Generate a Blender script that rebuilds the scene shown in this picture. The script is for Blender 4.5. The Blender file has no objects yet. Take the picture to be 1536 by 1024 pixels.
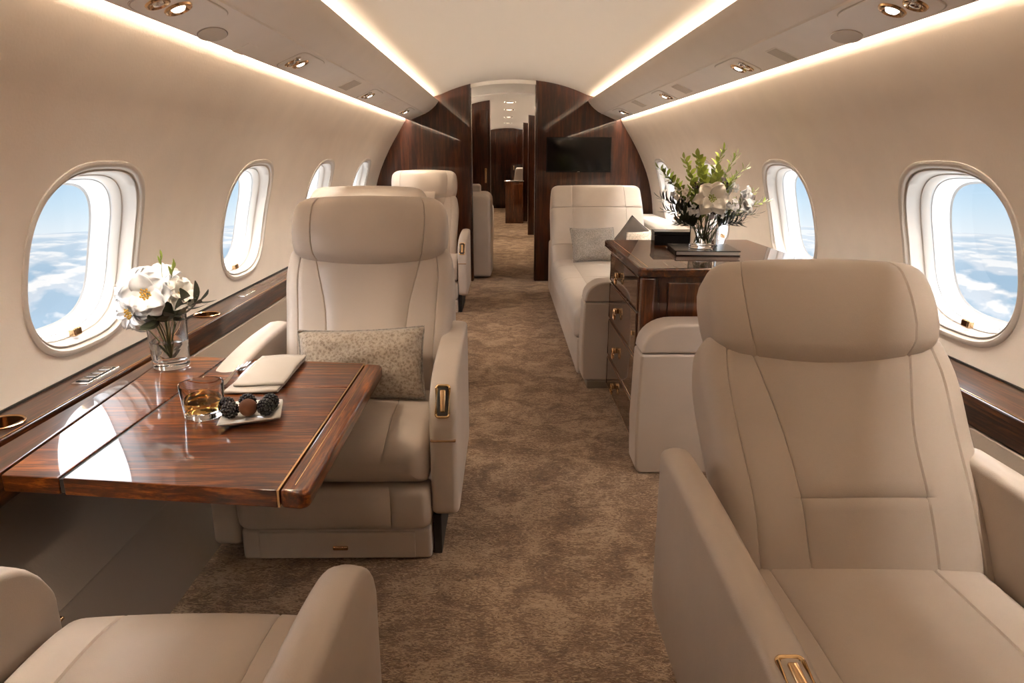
import bpy, bmesh, math, random
from mathutils import Vector, Matrix
C = bpy.context.scene.collection
R = math.radians
PI = math.pi
random.seed(7)
XC = 0.085                      # cabin centre line (camera stands at x = 0)

# ------------------------------------------------------------------ materials
def nm(name):
    m = bpy.data.materials.new(name); m.use_nodes = True
    nt = m.node_tree; b = nt.nodes['Principled BSDF']
    return m, nt, b
def N(nt, t, **k):
    n = nt.nodes.new(t)
    for a, v in k.items():
        if a.startswith('i_'): n.inputs[a[2:].replace('_', ' ')].default_value = v
        else: setattr(n, a, v)
    return n
def ramp(nt, stops):
    r = nt.nodes.new('ShaderNodeValToRGB'); e = r.color_ramp.elements
    while len(e) < len(stops): e.new(0.5)
    for el, (p, c) in zip(e, stops): el.position = p; el.color = (*c, 1) if len(c) == 3 else c
    return r
def s2l(r, g, b):
    f = lambda c: (c/255/12.92) if c/255 <= .04045 else ((c/255+.055)/1.055)**2.4
    return (f(r), f(g), f(b))
def plain(name, col, rough=.5, metal=0, bump=0, scale=200, var=0, coat=0, spec=.5):
    m, nt, b = nm(name)
    b.inputs['Base Color'].default_value = (*col, 1)
    b.inputs['Roughness'].default_value = rough
    b.inputs['Metallic'].default_value = metal
    b.inputs['Coat Weight'].default_value = coat
    b.inputs['Specular IOR Level'].default_value = spec
    tc = N(nt, 'ShaderNodeTexCoord')
    if var:
        n = N(nt, 'ShaderNodeTexNoise', i_Scale=6, i_Detail=4); nt.links.new(tc.outputs['Object'], n.inputs['Vector'])
        r = ramp(nt, [(.3, tuple(c*(1-var) for c in col)), (.7, tuple(min(1, c*(1+var)) for c in col))])
        nt.links.new(n.outputs['Fac'], r.inputs['Fac']); nt.links.new(r.outputs['Color'], b.inputs['Base Color'])
    if bump:
        n = N(nt, 'ShaderNodeTexNoise', i_Scale=scale, i_Detail=3); nt.links.new(tc.outputs['Object'], n.inputs['Vector'])
        bp = N(nt, 'ShaderNodeBump', i_Strength=bump, i_Distance=.002)
        nt.links.new(n.outputs['Fac'], bp.inputs['Height']); nt.links.new(bp.outputs['Normal'], b.inputs['Normal'])
    return m
def emit(name, col, st):
    m, nt, b = nm(name)
    b.inputs['Base Color'].default_value = (0, 0, 0, 1)
    b.inputs['Emission Color'].default_value = (*col, 1); b.inputs['Emission Strength'].default_value = st
    return m
def wood(name, axis, dark, mid, light, stretch=14, scale=3.0, coat=.8, rough=.35, cior=1.5):
    m, nt, b = nm(name)
    tc = N(nt, 'ShaderNodeTexCoord')
    mp = N(nt, 'ShaderNodeMapping')
    sc = [stretch]*3; sc[axis] = 1.0
    mp.inputs['Scale'].default_value = sc
    nt.links.new(tc.outputs['Object'], mp.inputs['Vector'])
    n1 = N(nt, 'ShaderNodeTexNoise', i_Scale=scale, i_Detail=8, i_Roughness=.62, i_Distortion=.7)
    n2 = N(nt, 'ShaderNodeTexNoise', i_Scale=scale*6, i_Detail=5, i_Roughness=.7)
    n3 = N(nt, 'ShaderNodeTexNoise', i_Scale=scale*.35, i_Detail=2)
    for n in (n1, n2, n3): nt.links.new(mp.outputs['Vector'], n.inputs['Vector'])
    mx = N(nt, 'ShaderNodeMath', operation='MULTIPLY_ADD'); mx.inputs[1].default_value = .35
    nt.links.new(n2.outputs['Fac'], mx.inputs[0]); nt.links.new(n1.outputs['Fac'], mx.inputs[2])
    m3 = N(nt, 'ShaderNodeMath', operation='MULTIPLY_ADD'); m3.inputs[1].default_value = .3
    nt.links.new(n3.outputs['Fac'], m3.inputs[0]); nt.links.new(mx.outputs[0], m3.inputs[2])
    r = ramp(nt, [(.58, dark), (.82, mid), (1.0, light)])
    nt.links.new(m3.outputs[0], r.inputs['Fac'])
    nt.links.new(r.outputs['Color'], b.inputs['Base Color'])
    b.inputs['Roughness'].default_value = rough
    b.inputs['Coat Weight'].default_value = coat; b.inputs['Coat Roughness'].default_value = .015
    b.inputs['Coat IOR'].default_value = cior; b.inputs['Specular IOR Level'].default_value = .15
    return m
def leather(name, col, rough=.42):
    m, nt, b = nm(name)
    tc = N(nt, 'ShaderNodeTexCoord')
    n0 = N(nt, 'ShaderNodeTexNoise', i_Scale=5, i_Detail=3); nt.links.new(tc.outputs['Object'], n0.inputs['Vector'])
    r = ramp(nt, [(.3, tuple(c*.95 for c in col)), (.7, tuple(c*1.04 for c in col))])
    nt.links.new(n0.outputs['Fac'], r.inputs['Fac']); nt.links.new(r.outputs['Color'], b.inputs['Base Color'])
    v = N(nt, 'ShaderNodeTexVoronoi', i_Scale=420); nt.links.new(tc.outputs['Object'], v.inputs['Vector'])
    n = N(nt, 'ShaderNodeTexNoise', i_Scale=14, i_Detail=2); nt.links.new(tc.outputs['Object'], n.inputs['Vector'])
    b1 = N(nt, 'ShaderNodeBump', i_Strength=.12, i_Distance=.0012); nt.links.new(v.outputs['Distance'], b1.inputs['Height'])
    b2 = N(nt, 'ShaderNodeBump', i_Strength=.12, i_Distance=.012); nt.links.new(n.outputs['Fac'], b2.inputs['Height'])
    nt.links.new(b1.outputs['Normal'], b2.inputs['Normal']); nt.links.new(b2.outputs['Normal'], b.inputs['Normal'])
    b.inputs['Roughness'].default_value = rough; b.inputs['Specular IOR Level'].default_value = .4
    return m
def fabric_pattern(name, a, b_, scale=55):
    m, nt, b = nm(name)
    tc = N(nt, 'ShaderNodeTexCoord')
    n = N(nt, 'ShaderNodeTexNoise', i_Scale=scale, i_Detail=5, i_Roughness=.7, i_Distortion=2.2)
    v = N(nt, 'ShaderNodeTexVoronoi', i_Scale=scale*1.3)
    for q in (n, v): nt.links.new(tc.outputs['Object'], q.inputs['Vector'])
    mx = N(nt, 'ShaderNodeMath', operation='MULTIPLY_ADD'); mx.inputs[1].default_value = .35
    nt.links.new(v.outputs['Distance'], mx.inputs[0]); nt.links.new(n.outputs['Fac'], mx.inputs[2])
    r = ramp(nt, [(.53, a), (.62, tuple((x+y)/2 for x, y in zip(a, b_))), (.70, b_), (.8, tuple(c*1.15 for c in b_))]); nt.links.new(mx.outputs[0], r.inputs['Fac'])
    nt.links.new(r.outputs['Color'], b.inputs['Base Color']); b.inputs['Roughness'].default_value = .7
    b.inputs['Sheen Weight'].default_value = .3
    bp = N(nt, 'ShaderNodeBump', i_Strength=.4, i_Distance=.003); nt.links.new(mx.outputs[0], bp.inputs['Height'])
    nt.links.new(bp.outputs['Normal'], b.inputs['Normal'])
    return m
def carpet_mat():
    m, nt, b = nm('carpet')
    tc = N(nt, 'ShaderNodeTexCoord')
    big = N(nt, 'ShaderNodeTexNoise', i_Scale=7, i_Detail=5, i_Roughness=.6, i_Distortion=.8)
    mp = N(nt, 'ShaderNodeMapping'); mp.inputs['Scale'].default_value = (.75, 1.9, 1)
    nt.links.new(tc.outputs['Object'], mp.inputs['Vector'])
    fine = N(nt, 'ShaderNodeTexNoise', i_Scale=62, i_Detail=4, i_Roughness=.6, i_Distortion=2.0)
    nt.links.new(tc.outputs['Object'], big.inputs['Vector']); nt.links.new(mp.outputs['Vector'], fine.inputs['Vector'])
    bigs = N(nt, 'ShaderNodeMath', operation='MULTIPLY_ADD'); bigs.inputs[1].default_value = .75; bigs.inputs[2].default_value = -.05; nt.links.new(big.outputs['Fac'], bigs.inputs[0])
    mx = N(nt, 'ShaderNodeMath', operation='MULTIPLY_ADD'); mx.inputs[1].default_value = 1.1
    nt.links.new(fine.outputs['Fac'], mx.inputs[0]); nt.links.new(bigs.outputs[0], mx.inputs[2])
    r = ramp(nt, [(.55, CARPET[0]), (.85, CARPET[1]), (1.12, CARPET[2])])
    mr = N(nt, 'ShaderNodeMath', operation='MULTIPLY'); mr.inputs[1].default_value = 1.0
    nt.links.new(mx.outputs[0], mr.inputs[0]); nt.links.new(mr.outputs[0], r.inputs['Fac'])
    nt.links.new(r.outputs['Color'], b.inputs['Base Color'])
    b.inputs['Roughness'].default_value = .95; b.inputs['Specular IOR Level'].default_value = .1
    b.inputs['Sheen Weight'].default_value = .15
    bp = N(nt, 'ShaderNodeBump', i_Strength=1.0, i_Distance=.01); nt.links.new(fine.outputs['Fac'], bp.inputs['Height'])
    nt.links.new(bp.outputs['Normal'], b.inputs['Normal'])
    return m
def glass_mat(name, col=(1, 1, 1), ior=1.45):
    m, nt, b = nm(name)
    b.inputs['Base Color'].default_value = (*col, 1); b.inputs['Roughness'].default_value = 0
    b.inputs['Transmission Weight'].default_value = 1; b.inputs['IOR'].default_value = ior
    return m
def pane_mat():
    m, nt, b = nm('window_glass')
    nt.nodes.remove(b)
    t = N(nt, 'ShaderNodeBsdfTransparent'); g = N(nt, 'ShaderNodeBsdfGlossy'); g.inputs['Roughness'].default_value = .01
    mx = N(nt, 'ShaderNodeMixShader'); mx.inputs[0].default_value = .05
    nt.links.new(t.outputs[0], mx.inputs[1]); nt.links.new(t.outputs[0], mx.inputs[1]); nt.links.new(g.outputs[0], mx.inputs[2])
    nt.links.new(mx.outputs[0], nt.nodes['Material Output'].inputs['Surface'])
    return m
CARPET = [(.075, .041, .020), (.215, .126, .072), (.45, .315, .205)]
M = {}
M['leather'] = leather('cream_leather', (.54, .46, .395))
M['leather_light'] = leather('pale_leather', (.57, .505, .445))
M['wall'] = plain('wall_lining', (.86, .765, .665), .75, bump=.25, scale=120, var=.03)
M['ceil'] = plain('headliner', (.70, .62, .53), .6, bump=.1, scale=150)
M['bin'] = plain('overhead_panel', (.91, .84, .76), .5, var=.02)
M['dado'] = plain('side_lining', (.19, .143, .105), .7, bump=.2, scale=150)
M['carpet'] = carpet_mat()
M['wood_x'] = wood('lacquer_walnut_table', 0, (.009, .0023, .0006), (.085, .0195, .0034), (.27, .079, .0115), stretch=15, scale=5.0)
M['wood_y'] = wood('lacquer_walnut_ledge', 1, (.006, .0016, .0005), (.038, .0095, .002), (.115, .034, .0062), stretch=16, scale=3.2, coat=.9, cior=1.55)
M['wood_band'] = wood('lacquer_walnut_edge', 1, (.011, .0028, .0007), (.105, .024, .0042), (.30, .088, .013), stretch=15, scale=5.0)
M['wood_z'] = wood('lacquer_mahogany_panel', 2, (.0055, .0012, .0004), (.024, .0053, .0012), (.058, .0148, .0033), scale=2.8, coat=.7, cior=1.5)
M['wood_sz'] = wood('lacquer_mahogany_cabinet', 2, (.009, .0024, .0008), (.048, .0118, .003), (.12, .034, .008), scale=2.8, coat=1, cior=1.65)
M['gold'] = plain('brushed_gold', (.85, .60, .33), .22, 1)
M['bronze'] = plain('polished_bronze', (.55, .36, .20), .18, 1)
M['silver'] = plain('silver', (.82, .80, .78), .12, 1)
M['chrome'] = plain('polished_steel_trim', (.55, .50, .46), .15, 1)
M['dark'] = plain('dark_gap', (.012, .009, .007), .6)
M['black'] = plain('black_lacquer', (.008, .007, .007), .2, spec=.2)
M['screen'] = plain('tv_glass', (.004, .0035, .0035), .06, spec=.25)
M['white_frame'] = plain('window_surround', (.60, .535, .465), .35)
M['white_reveal'] = plain('window_reveal', (.66, .645, .62), .3)
M['pane'] = pane_mat()
M['glass'] = glass_mat('clear_glass')
M['smoke_glass'] = glass_mat('smoked_glass', (.90, .87, .84), 1.16)
M['still_water'] = glass_mat('still_water', (.96, .96, .94), 1.12)
M['whiskey'] = glass_mat('amber_spirit', (.95, .58, .18), 1.36)
M['water'] = glass_mat('vase_water', (.97, .98, .97), 1.33)
M['porcelain'] = plain('porcelain', (.83, .79, .74), .15, coat=.4)
M['linen'] = plain('linen', (.50, .45, .40), .85, bump=.3, scale=400)
M['berry'] = plain('blackberry', (.006, .003, .005), .18)
M['cocoa'] = plain('cocoa_truffle', (.085, .027, .008), .85, bump=.7, scale=300, var=.2)
M['petal'] = plain('white_petal', (.72, .71, .70), .6)
M['cream_petal'] = plain('cream_petal', (.76, .70, .61), .6)
M['pollen'] = plain('pollen', (.62, .36, .05), .8, bump=.6, scale=400)
M['leaf_dark'] = plain('dark_leaf', (.042, .046, .022), .4, var=.3)
M['leaf_brown'] = plain('brown_leaf', (.085, .068, .042), .5, var=.3)
M['leaf_bright'] = plain('bright_leaf', (.33, .40, .075), .5, var=.25)
M['stem'] = plain('green_stem', (.13, .15, .05), .5)
M['plum'] = plain('dark_bloom', (.035, .022, .018), .7)
M['pattern'] = fabric_pattern('brocade', (.22, .165, .12), (.40, .335, .27), 75)
M['grey_fab'] = fabric_pattern('grey_brocade', (.20, .175, .15), (.32, .285, .25), 90)
M['dark_fab'] = plain('taupe_velvet', (.065, .05, .04), .8, bump=.3, scale=200)
M['cream_fab'] = fabric_pattern('cream_brocade', (.55, .46, .36), (.74, .65, .54), 60)
M['grille'] = plain('speaker_grille', (.60, .53, .455), .6, bump=.6, scale=700)
WARM = (1.0, .90, .775)
M['led'] = emit('warm_led', WARM, 72)
M['led_wall'] = emit('warm_wall_led', WARM, 85)
M['lens'] = emit('lamp_lens', (1, .9, .75), 5)
M['down'] = emit('downlight_lens', (1, .86, .66), 9)

# ------------------------------------------------------------------ mesh helpers
def link(name, me, mat, parent=None, smooth=30):
    o = bpy.data.objects.new(name, me); C.objects.link(o)
    if mat is not None: me.materials.append(mat)
    if smooth:
        for p in me.polygons: p.use_smooth = True
        me.set_sharp_from_angle(angle=R(smooth))
    if parent: o.parent = parent
    return o
def mk(name, vs, fs, mat, parent=None, smooth=30, fix=True, merge=0):
    me = bpy.data.meshes.new(name); me.from_pydata([tuple(v) for v in vs], [], fs)
    if fix or merge:
        bm = bmesh.new(); bm.from_mesh(me)
        if merge: bmesh.ops.remove_doubles(bm, verts=bm.verts, dist=merge)
        if fix: bmesh.ops.recalc_face_normals(bm, faces=bm.faces)
        bm.to_mesh(me); bm.free()
    return link(name, me, mat, parent, smooth)
class MB:
    def __init__(s): s.v = []; s.f = []
    def add(s, vs, fs):
        o = len(s.v); s.v += [Vector(v) for v in vs]; s.f += [[i+o for i in f] for f in fs]
    def build(s, name, mat, parent=None, smooth=30, fix=True): return mk(name, s.v, s.f, mat, parent, smooth, fix)
def rbox_geo(lo, hi, r=.004, seg=2):
    bm = bmesh.new(); bmesh.ops.create_cube(bm, size=1)
    for v in bm.verts:
        v.co = Vector([lo[i] + (v.co[i]+.5)*(hi[i]-lo[i]) for i in range(3)])
    if r > 0: bmesh.ops.bevel(bm, geom=list(bm.edges), offset=min(r, .49*min(hi[i]-lo[i] for i in range(3))), segments=seg, profile=.5, affect='EDGES')
    bm.verts.ensure_lookup_table()
    vs = [v.co.copy() for v in bm.verts]; fs = [[v.index for v in f.verts] for f in bm.faces]
    bm.verts.index_update(); fs = [[v.index for v in f.verts] for f in bm.faces]
    bm.free(); return vs, fs
def wn(o):
    m = o.modifiers.new('normals', 'WEIGHTED_NORMAL'); m.weight = 100; m.keep_sharp = True; return o
def rbox(name, lo, hi, r, mat, parent=None, seg=3, mtx=None):
    vs, fs = rbox_geo(lo, hi, r, seg)
    if mtx is not None: vs = [mtx @ v for v in vs]
    return wn(mk(name, vs, fs, mat, parent))
def prism_geo(poly, z0, z1, axis=2, bevel=0, seg=2):
    """poly: 2-D points; extruded along axis (remaining axes in order)"""
    bm = bmesh.new()
    def co(p, h):
        c = [0, 0, 0]; ax = [a for a in range(3) if a != axis]; c[ax[0]], c[ax[1]] = p; c[axis] = h; return c
    a = [bm.verts.new(co(p, z0)) for p in poly]; b = [bm.verts.new(co(p, z1)) for p in poly]
    bm.faces.new(a); bm.faces.new(b[::-1]); n = len(poly)
    for i in range(n): bm.faces.new((a[i], b[i], b[(i+1) % n], a[(i+1) % n]))
    bmesh.ops.recalc_face_normals(bm, faces=bm.faces)
    if bevel:
        es = [e for e in bm.edges if e.calc_face_angle(0) > R(25)]
        bmesh.ops.bevel(bm, geom=es, offset=bevel, segments=seg, profile=.5, affect='EDGES')
    bm.verts.index_update()
    vs = [v.co.copy() for v in bm.verts]; fs = [[v.index for v in f.verts] for f in bm.faces]; bm.free()
    return vs, fs
def prism(name, poly, z0, z1, mat, parent=None, axis=2, bevel=0, seg=2):
    vs, fs = prism_geo(poly, z0, z1, axis, bevel, seg); return wn(mk(name, vs, fs, mat, parent))
def tube_geo(pts, r, n=8, closed=False, r1=None):
    pts = [Vector(p) for p in pts]; vs = []; fs = []; m = len(pts)
    up = Vector((0, 0, 1))
    for i, p in enumerate(pts):
        a = pts[(i-1) % m] if (closed or i) else p; b = pts[(i+1) % m] if (closed or i < m-1) else p
        t = (b-a).normalized()
        u = t.cross(up)
        if u.length < 1e-3: u = t.cross(Vector((1, 0, 0)))
        u.normalize(); w = t.cross(u)
        rr = r if r1 is None else r + (r1-r)*i/max(1, m-1)
        for k in range(n):
            an = 2*PI*k/n; vs.append(p + (u*math.cos(an)+w*math.sin(an))*rr)
    for i in range(m if closed else m-1):
        for k in range(n):
            j = (i+1) % m; fs.append([i*n+k, i*n+(k+1) % n, j*n+(k+1) % n, j*n+k])
    if not closed: fs += [list(range(n)), list(range((m-1)*n, m*n))]
    return vs, fs
def tube(name, pts, r, mat, parent=None, n=8, closed=False, r1=None):
    vs, fs = tube_geo(pts, r, n, closed, r1); return mk(name, vs, fs, mat, parent, 60)
def lathe_geo(prof, n=40, cx=0, cy=0, closed=True):
    vs = []; fs = []; m = len(prof)
    for r, z in prof:
        for k in range(n):
            a = 2*PI*k/n; vs.append((cx+r*math.cos(a), cy+r*math.sin(a), z))
    for i in range(m-1):
        for k in range(n): fs.append([i*n+k, i*n+(k+1) % n, (i+1)*n+(k+1) % n, (i+1)*n+k])
    if closed:
        fs.append(list(range(n))); fs.append(list(range((m-1)*n, m*n)))
    return vs, fs
def lathe(name, prof, mat, parent=None, n=40, cx=0, cy=0, closed=True, smooth=35):
    vs, fs = lathe_geo(prof, n, cx, cy, closed); return mk(name, vs, fs, mat, parent, smooth)
def ball_geo(c, r, sub=2, sc=(1, 1, 1)):
    bm = bmesh.new(); bmesh.ops.create_icosphere(bm, subdivisions=sub, radius=1)
    vs = [Vector((c[0]+v.co.x*r*sc[0], c[1]+v.co.y*r*sc[1], c[2]+v.co.z*r*sc[2])) for v in bm.verts]
    bm.verts.index_update(); fs = [[v.index for v in f.verts] for f in bm.faces]; bm.free(); return vs, fs
def tag(o, label=None, cat=None, group=None, kind=None):
    if label: o['label'] = label
    if cat: o['category'] = cat
    if group: o['group'] = group
    if kind: o['kind'] = kind
    return o
def thing(name, label, cat, loc=(0, 0, 0), rz=0, group=None, mtx=None):
    o = bpy.data.objects.new(name, None); C.objects.link(o); o.empty_display_size = .1
    if mtx is not None: o.matrix_world = mtx
    else: o.location = loc; o.rotation_euler = (0, 0, rz)
    return tag(o, label, cat, group)
def struct(o, label=None): o['kind'] = 'structure'; 
def crv(keys, t):
    """Catmull-Rom through [(t, value or tuple)]"""
    n = len(keys)
    if t <= keys[0][0]: return keys[0][1]
    if t >= keys[-1][0]: return keys[-1][1]
    for i in range(n-1):
        if keys[i][0] <= t <= keys[i+1][0]: break
    t0, t1 = keys[i][0], keys[i+1][0]; u = (t-t0)/(t1-t0)
    def val(a): return a if isinstance(a, tuple) else (a,)
    p1, p2 = val(keys[i][1]), val(keys[i+1][1])
    def slope(j):
        if j == 0: a, b = 0, 1
        elif j == n-1: a, b = n-2, n-1
        else: a, b = j-1, j+1
        return [(y-x)/(keys[b][0]-keys[a][0]) for x, y in zip(val(keys[a][1]), val(keys[b][1]))]
    m1, m2 = slope(i), slope(i+1); d = t1-t0
    out = tuple((2*u**3-3*u**2+1)*a + (u**3-2*u**2+u)*d*ma + (-2*u**3+3*u**2)*b + (u**3-u**2)*d*mb for a, b, ma, mb in zip(p1, p2, m1, m2))
    return out if isinstance(keys[i][1], tuple) else out[0]

# soft upholstered shapes: a rounded section swept along a path in the local YZ plane
def section(hw, nf, nb, rf, rb, seams, crown, m=5, k=5, e=.0036, g=.0042):
    rf = min(rf, .98*hw, .98*(nf+nb)/2); rb = min(rb, .98*hw, .98*(nf+nb)/2)
    out = []; W = max(1e-4, hw-rf); bp = [-1.0]+list(seams)+[1.0]; ee = e/max(W, .02)
    for i in range(len(bp)-1):
        a = bp[i] + (ee if i > 0 else 0); b = bp[i+1] - (ee if i < len(bp)-2 else 0)
        for j in range(m+1):
            s = a+(b-a)*j/m; out.append((s*W, nf+crown*(1-s*s)))
        if i < len(bp)-2: s = bp[i+1]; out.append((s*W, nf+crown*(1-s*s)-g))
    for j in range(1, k+1):
        an = PI/2*(1-j/k); out.append((hw-rf+rf*math.cos(an), nf-rf+rf*math.sin(an)))
    for j in range(k):
        an = -PI/2*j/k; out.append((hw-rb+rb*math.cos(an), -(nb-rb)+rb*math.sin(an)))
    for j in range(5): out.append(((hw-rb)*(1-2*j/4), -nb))
    for j in range(1, k+1):
        an = -PI/2 - PI/2*j/k; out.append((-(hw-rb)+rb*math.cos(an), -(nb-rb)+rb*math.sin(an)))
    for j in range(k):
        an = PI - PI/2*j/k; out.append((-(hw-rf)+rf*math.cos(an), nf-rf+rf*math.sin(an)))
    return out
def loft_geo(keys, re0=.02, re1=.02, grooves=(), step=.03, x0=0, gd=.0045, m=5, gmax=False):
    """keys: dicts p=(y,z) hw nf nb [rf rb seams crown sag xo]"""
    D = dict(rf=.03, rb=.02, seams=(), crown=0, sag=0, xo=0)
    keys = [{**D, **k} for k in keys]
    L = [0]
    for a, b in zip(keys, keys[1:]): L.append(L[-1]+math.dist(a['p'], b['p']))
    T = L[-1]
    def ev(l):
        g = lambda n: crv([(t, k[n]) for t, k in zip(L, keys)], l)
        sm = crv([(t, tuple(k['seams'])) for t, k in zip(L, keys)], l) if keys[0]['seams'] else ()
        return dict(p=g('p'), hw=g('hw'), nf=g('nf'), nb=g('nb'), rf=g('rf'), rb=g('rb'), seams=sm, crown=g('crown'), sag=g('sag'), xo=g('xo'))
    ls = []; K = 6
    for j in range(K+1):
        th = PI/2*j/K; ls.append((re0*(1-math.cos(th)), re0*(1-math.sin(th)), 0))
    n = max(2, int((T-re0-re1)/step))
    for j in range(1, n): ls.append((re0+(T-re0-re1)*j/n, 0, 0))
    for j in range(K, -1, -1):
        th = PI/2*j/K; ls.append((T-re1*(1-math.cos(th)), re1*(1-math.sin(th)), 0))
    for gl in grooves:
        gl = gl*T
        ls = [x for x in ls if abs(x[0]-gl) > .008]
        ls += [(gl-.0045, 0, 0), (gl, 0, gd), (gl+.0045, 0, 0)]
    ls.sort(key=lambda x: x[0])
    vs = []; rows = []
    for l, sh, gr in ls:
        s = ev(l); a = ev(max(0, l-.005))['p']; b = ev(min(T, l+.005))['p']
        t = Vector((0, b[0]-a[0], b[1]-a[1])).normalized(); nn = Vector((0, -t.z, t.y))
        sec = section(max(.002, s['hw']-sh), s['nf']-sh, s['nb']-sh, max(.001, s['rf']-sh*.5), max(.001, s['rb']-sh*.5), s['seams'], s['crown'], m=m)
        row = []
        for (a_, n_) in sec:
            if gr and n_ > 0 and not (gmax and abs(a_) > s['seams'][2]*(s['hw']-s['rf'])+.004): n_ -= gr*min(1, n_/max(1e-3, s['nf']))
            P = Vector((x0+s['xo']+a_, s['p'][0], s['p'][1])) + nn*n_ - t*s['sag']*(1-(a_/s['hw'])**2)
            row.append(len(vs)); vs.append(P)
        rows.append(row)
    fs = []
    for r0, r1 in zip(rows, rows[1:]):
        q = len(r0)
        for i in range(q): fs.append([r0[i], r0[(i+1) % q], r1[(i+1) % q], r1[i]])
    for r in (rows[0], rows[-1]):
        c = len(vs); vs.append(sum((vs[i] for i in r), Vector())/len(r))
        for i in range(len(r)): fs.append([c, r[i], r[(i+1) % len(r)]])
    return vs, fs
def loft(name, keys, mat, parent=None, smooth=50, mtx=None, **k):
    vs, fs = loft_geo(keys, **k)
    if mtx is not None: vs = [mtx @ v for v in vs]
    return mk(name, vs, fs, mat, parent, smooth)

# ------------------------------------------------------------------ cabin shell
Y0, YB, YE = -2.6, 6.90, 17.4
WP = [(.40, 1.395), (.58, 1.398), (.70, 1.39), (.877, 1.365), (1.045, 1.32), (1.205, 1.252), (1.335, 1.182), (1.415, 1.132), (1.566, 1.038)]
def hw(z): return crv(WP, z) if z <= 1.566 else 1.038
def wpt(side, y, z, off=0): return Vector((XC + side*(hw(z)+off), y, z))
WA, WB, WZ, WE = .288, .275, .925, 2.9
def superel(a, b, ang, n=WE):
    c, s = math.cos(ang), math.sin(ang)
    return a*math.copysign(abs(c)**(2/n), c), b*math.copysign(abs(s)**(2/n), s)
ZL, ZH = .50, 1.36
CENT = {-1: [2.09, 3.40, 4.70, 6.03], 1: [2.165, 3.47, 4.76, 6.13]}
def build_wall(side):
    mb = MB(); cs = CENT[side]
    bounds = [Y0] + [(a+b)/2 for a, b in zip(cs, cs[1:])] + [YB+.1]
    for c, ya, yb in zip(cs, bounds, bounds[1:]):
        angs = [2*PI*i/64 for i in range(64)]
        cor = [math.atan2(z-WZ, y-c) % (2*PI) for y in (ya, yb) for z in (ZL, ZH)]
        angs = sorted(angs+cor)
        # superellipse parameter follows the polar angle
        rings = []
        def ringpt(an):
            d = Vector((math.cos(an), math.sin(an)))
            r = (abs(d.x/WA)**WE + abs(d.y/WB)**WE)**(-1/WE); return d*r
        def rectpt(an):
            d = Vector((math.cos(an), math.sin(an))); ts = []
            if d.x > 1e-9: ts.append((yb-c)/d.x)
            if d.x < -1e-9: ts.append((ya-c)/d.x)
            if d.y > 1e-9: ts.append((ZH-WZ)/d.y)
            if d.y < -1e-9: ts.append((ZL-WZ)/d.y)
            return d*min(ts)
        n = len(angs); vs = []; fs = []
        Kr = 8
        for j in range(Kr+1):
            for an in angs:
                p = ringpt(an).lerp(rectpt(an), j/Kr); vs.append(wpt(side, c+p.x, WZ+p.y))
        for j in range(Kr):
            for i in range(n): fs.append([j*n+i, j*n+(i+1) % n, (j+1)*n+(i+1) % n, (j+1)*n+i])
        mb.add(vs, fs)
    zs = [ZH+(1.566-ZH)*i/8 for i in range(9)]
    prof = [(hw(z), z) for z in zs] + [(1.046, 1.60), (1.046, 1.78)]
    low = [(hw(.30), .30), (hw(.40), .40), (hw(ZL), ZL)]
    for pr in (prof, low):
        vs = []; fs = []; m = 24
        for i in range(m+1):
            for (h, z) in pr: vs.append((XC+side*h, Y0+(YB+.1-Y0)*i/m, z))
        q = len(pr)
        for i in range(m):
            for j in range(q-1): fs.append([i*q+j, i*q+j+1, (i+1)*q+j+1, (i+1)*q+j])
        mb.add(vs, fs)
    o = mk('wall_left' if side < 0 else 'wall_right', mb.v, mb.f, M['wall'], None, 60, fix=False, merge=.0005)
    o['kind'] = 'structure'; return o
build_wall(-1); build_wall(1)

def ring(side, c, inset, off, n=72, zoff=0):
    return [wpt(side, c+p[0], WZ+p[1], off) for p in (superel(WA-inset, WB-inset, 2*PI*i/n) for i in range(n))]
def build_window(side, c, idx, latch=True):
    root = thing('window_%d' % idx, None, None, wpt(side, c, WZ)); root['kind'] = 'structure'
    loc = Vector(root.location)
    def rings(name, specs, mat, cap=False):
        vs = []; fs = []; n = 72
        for ins, off in specs: vs += [v-loc for v in ring(side, c, ins, off)]
        for j in range(len(specs)-1):
            for i in range(n): fs.append([j*n+i, j*n+(i+1) % n, (j+1)*n+(i+1) % n, (j+1)*n+i])
        if cap: fs.append(list(range((len(specs)-1)*n, len(specs)*n)))
        return mk(name, vs, fs, mat, root, 40)
    rings('window_frame', [(-.012, .002), (-.010, -.004), (-.003, -.007), (.006, -.006), (.011, 0), (.013, .008), (.016, .008), (.018, .004), (.021, .006), (.024, .03),
                           (.027, .046), (.030, .050), (.032, .049), (.036, .055), (.040, .075)], M['white_frame'])
    rings('window_reveal', [(.040, .075), (.042, .080), (.044, .080), (.048, .10), (.053, .136), (.060, .139)], M['white_reveal'])
    rings('window_pane', [(.056, .1375), (.055, .139)], M['pane'], True)
    if latch:
        p = wpt(side, c-.01, WZ-WB+.034, .035) - loc
        rbox('shade_latch', (p.x-.012, p.y-.020, p.z-.002), (p.x+.012, p.y+.020, p.z+.026), .007, M['bronze'], root)
    return root
k = 1
for side in (-1, 1):
    for c in CENT[side]: build_window(side, c, k); k += 1

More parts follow.
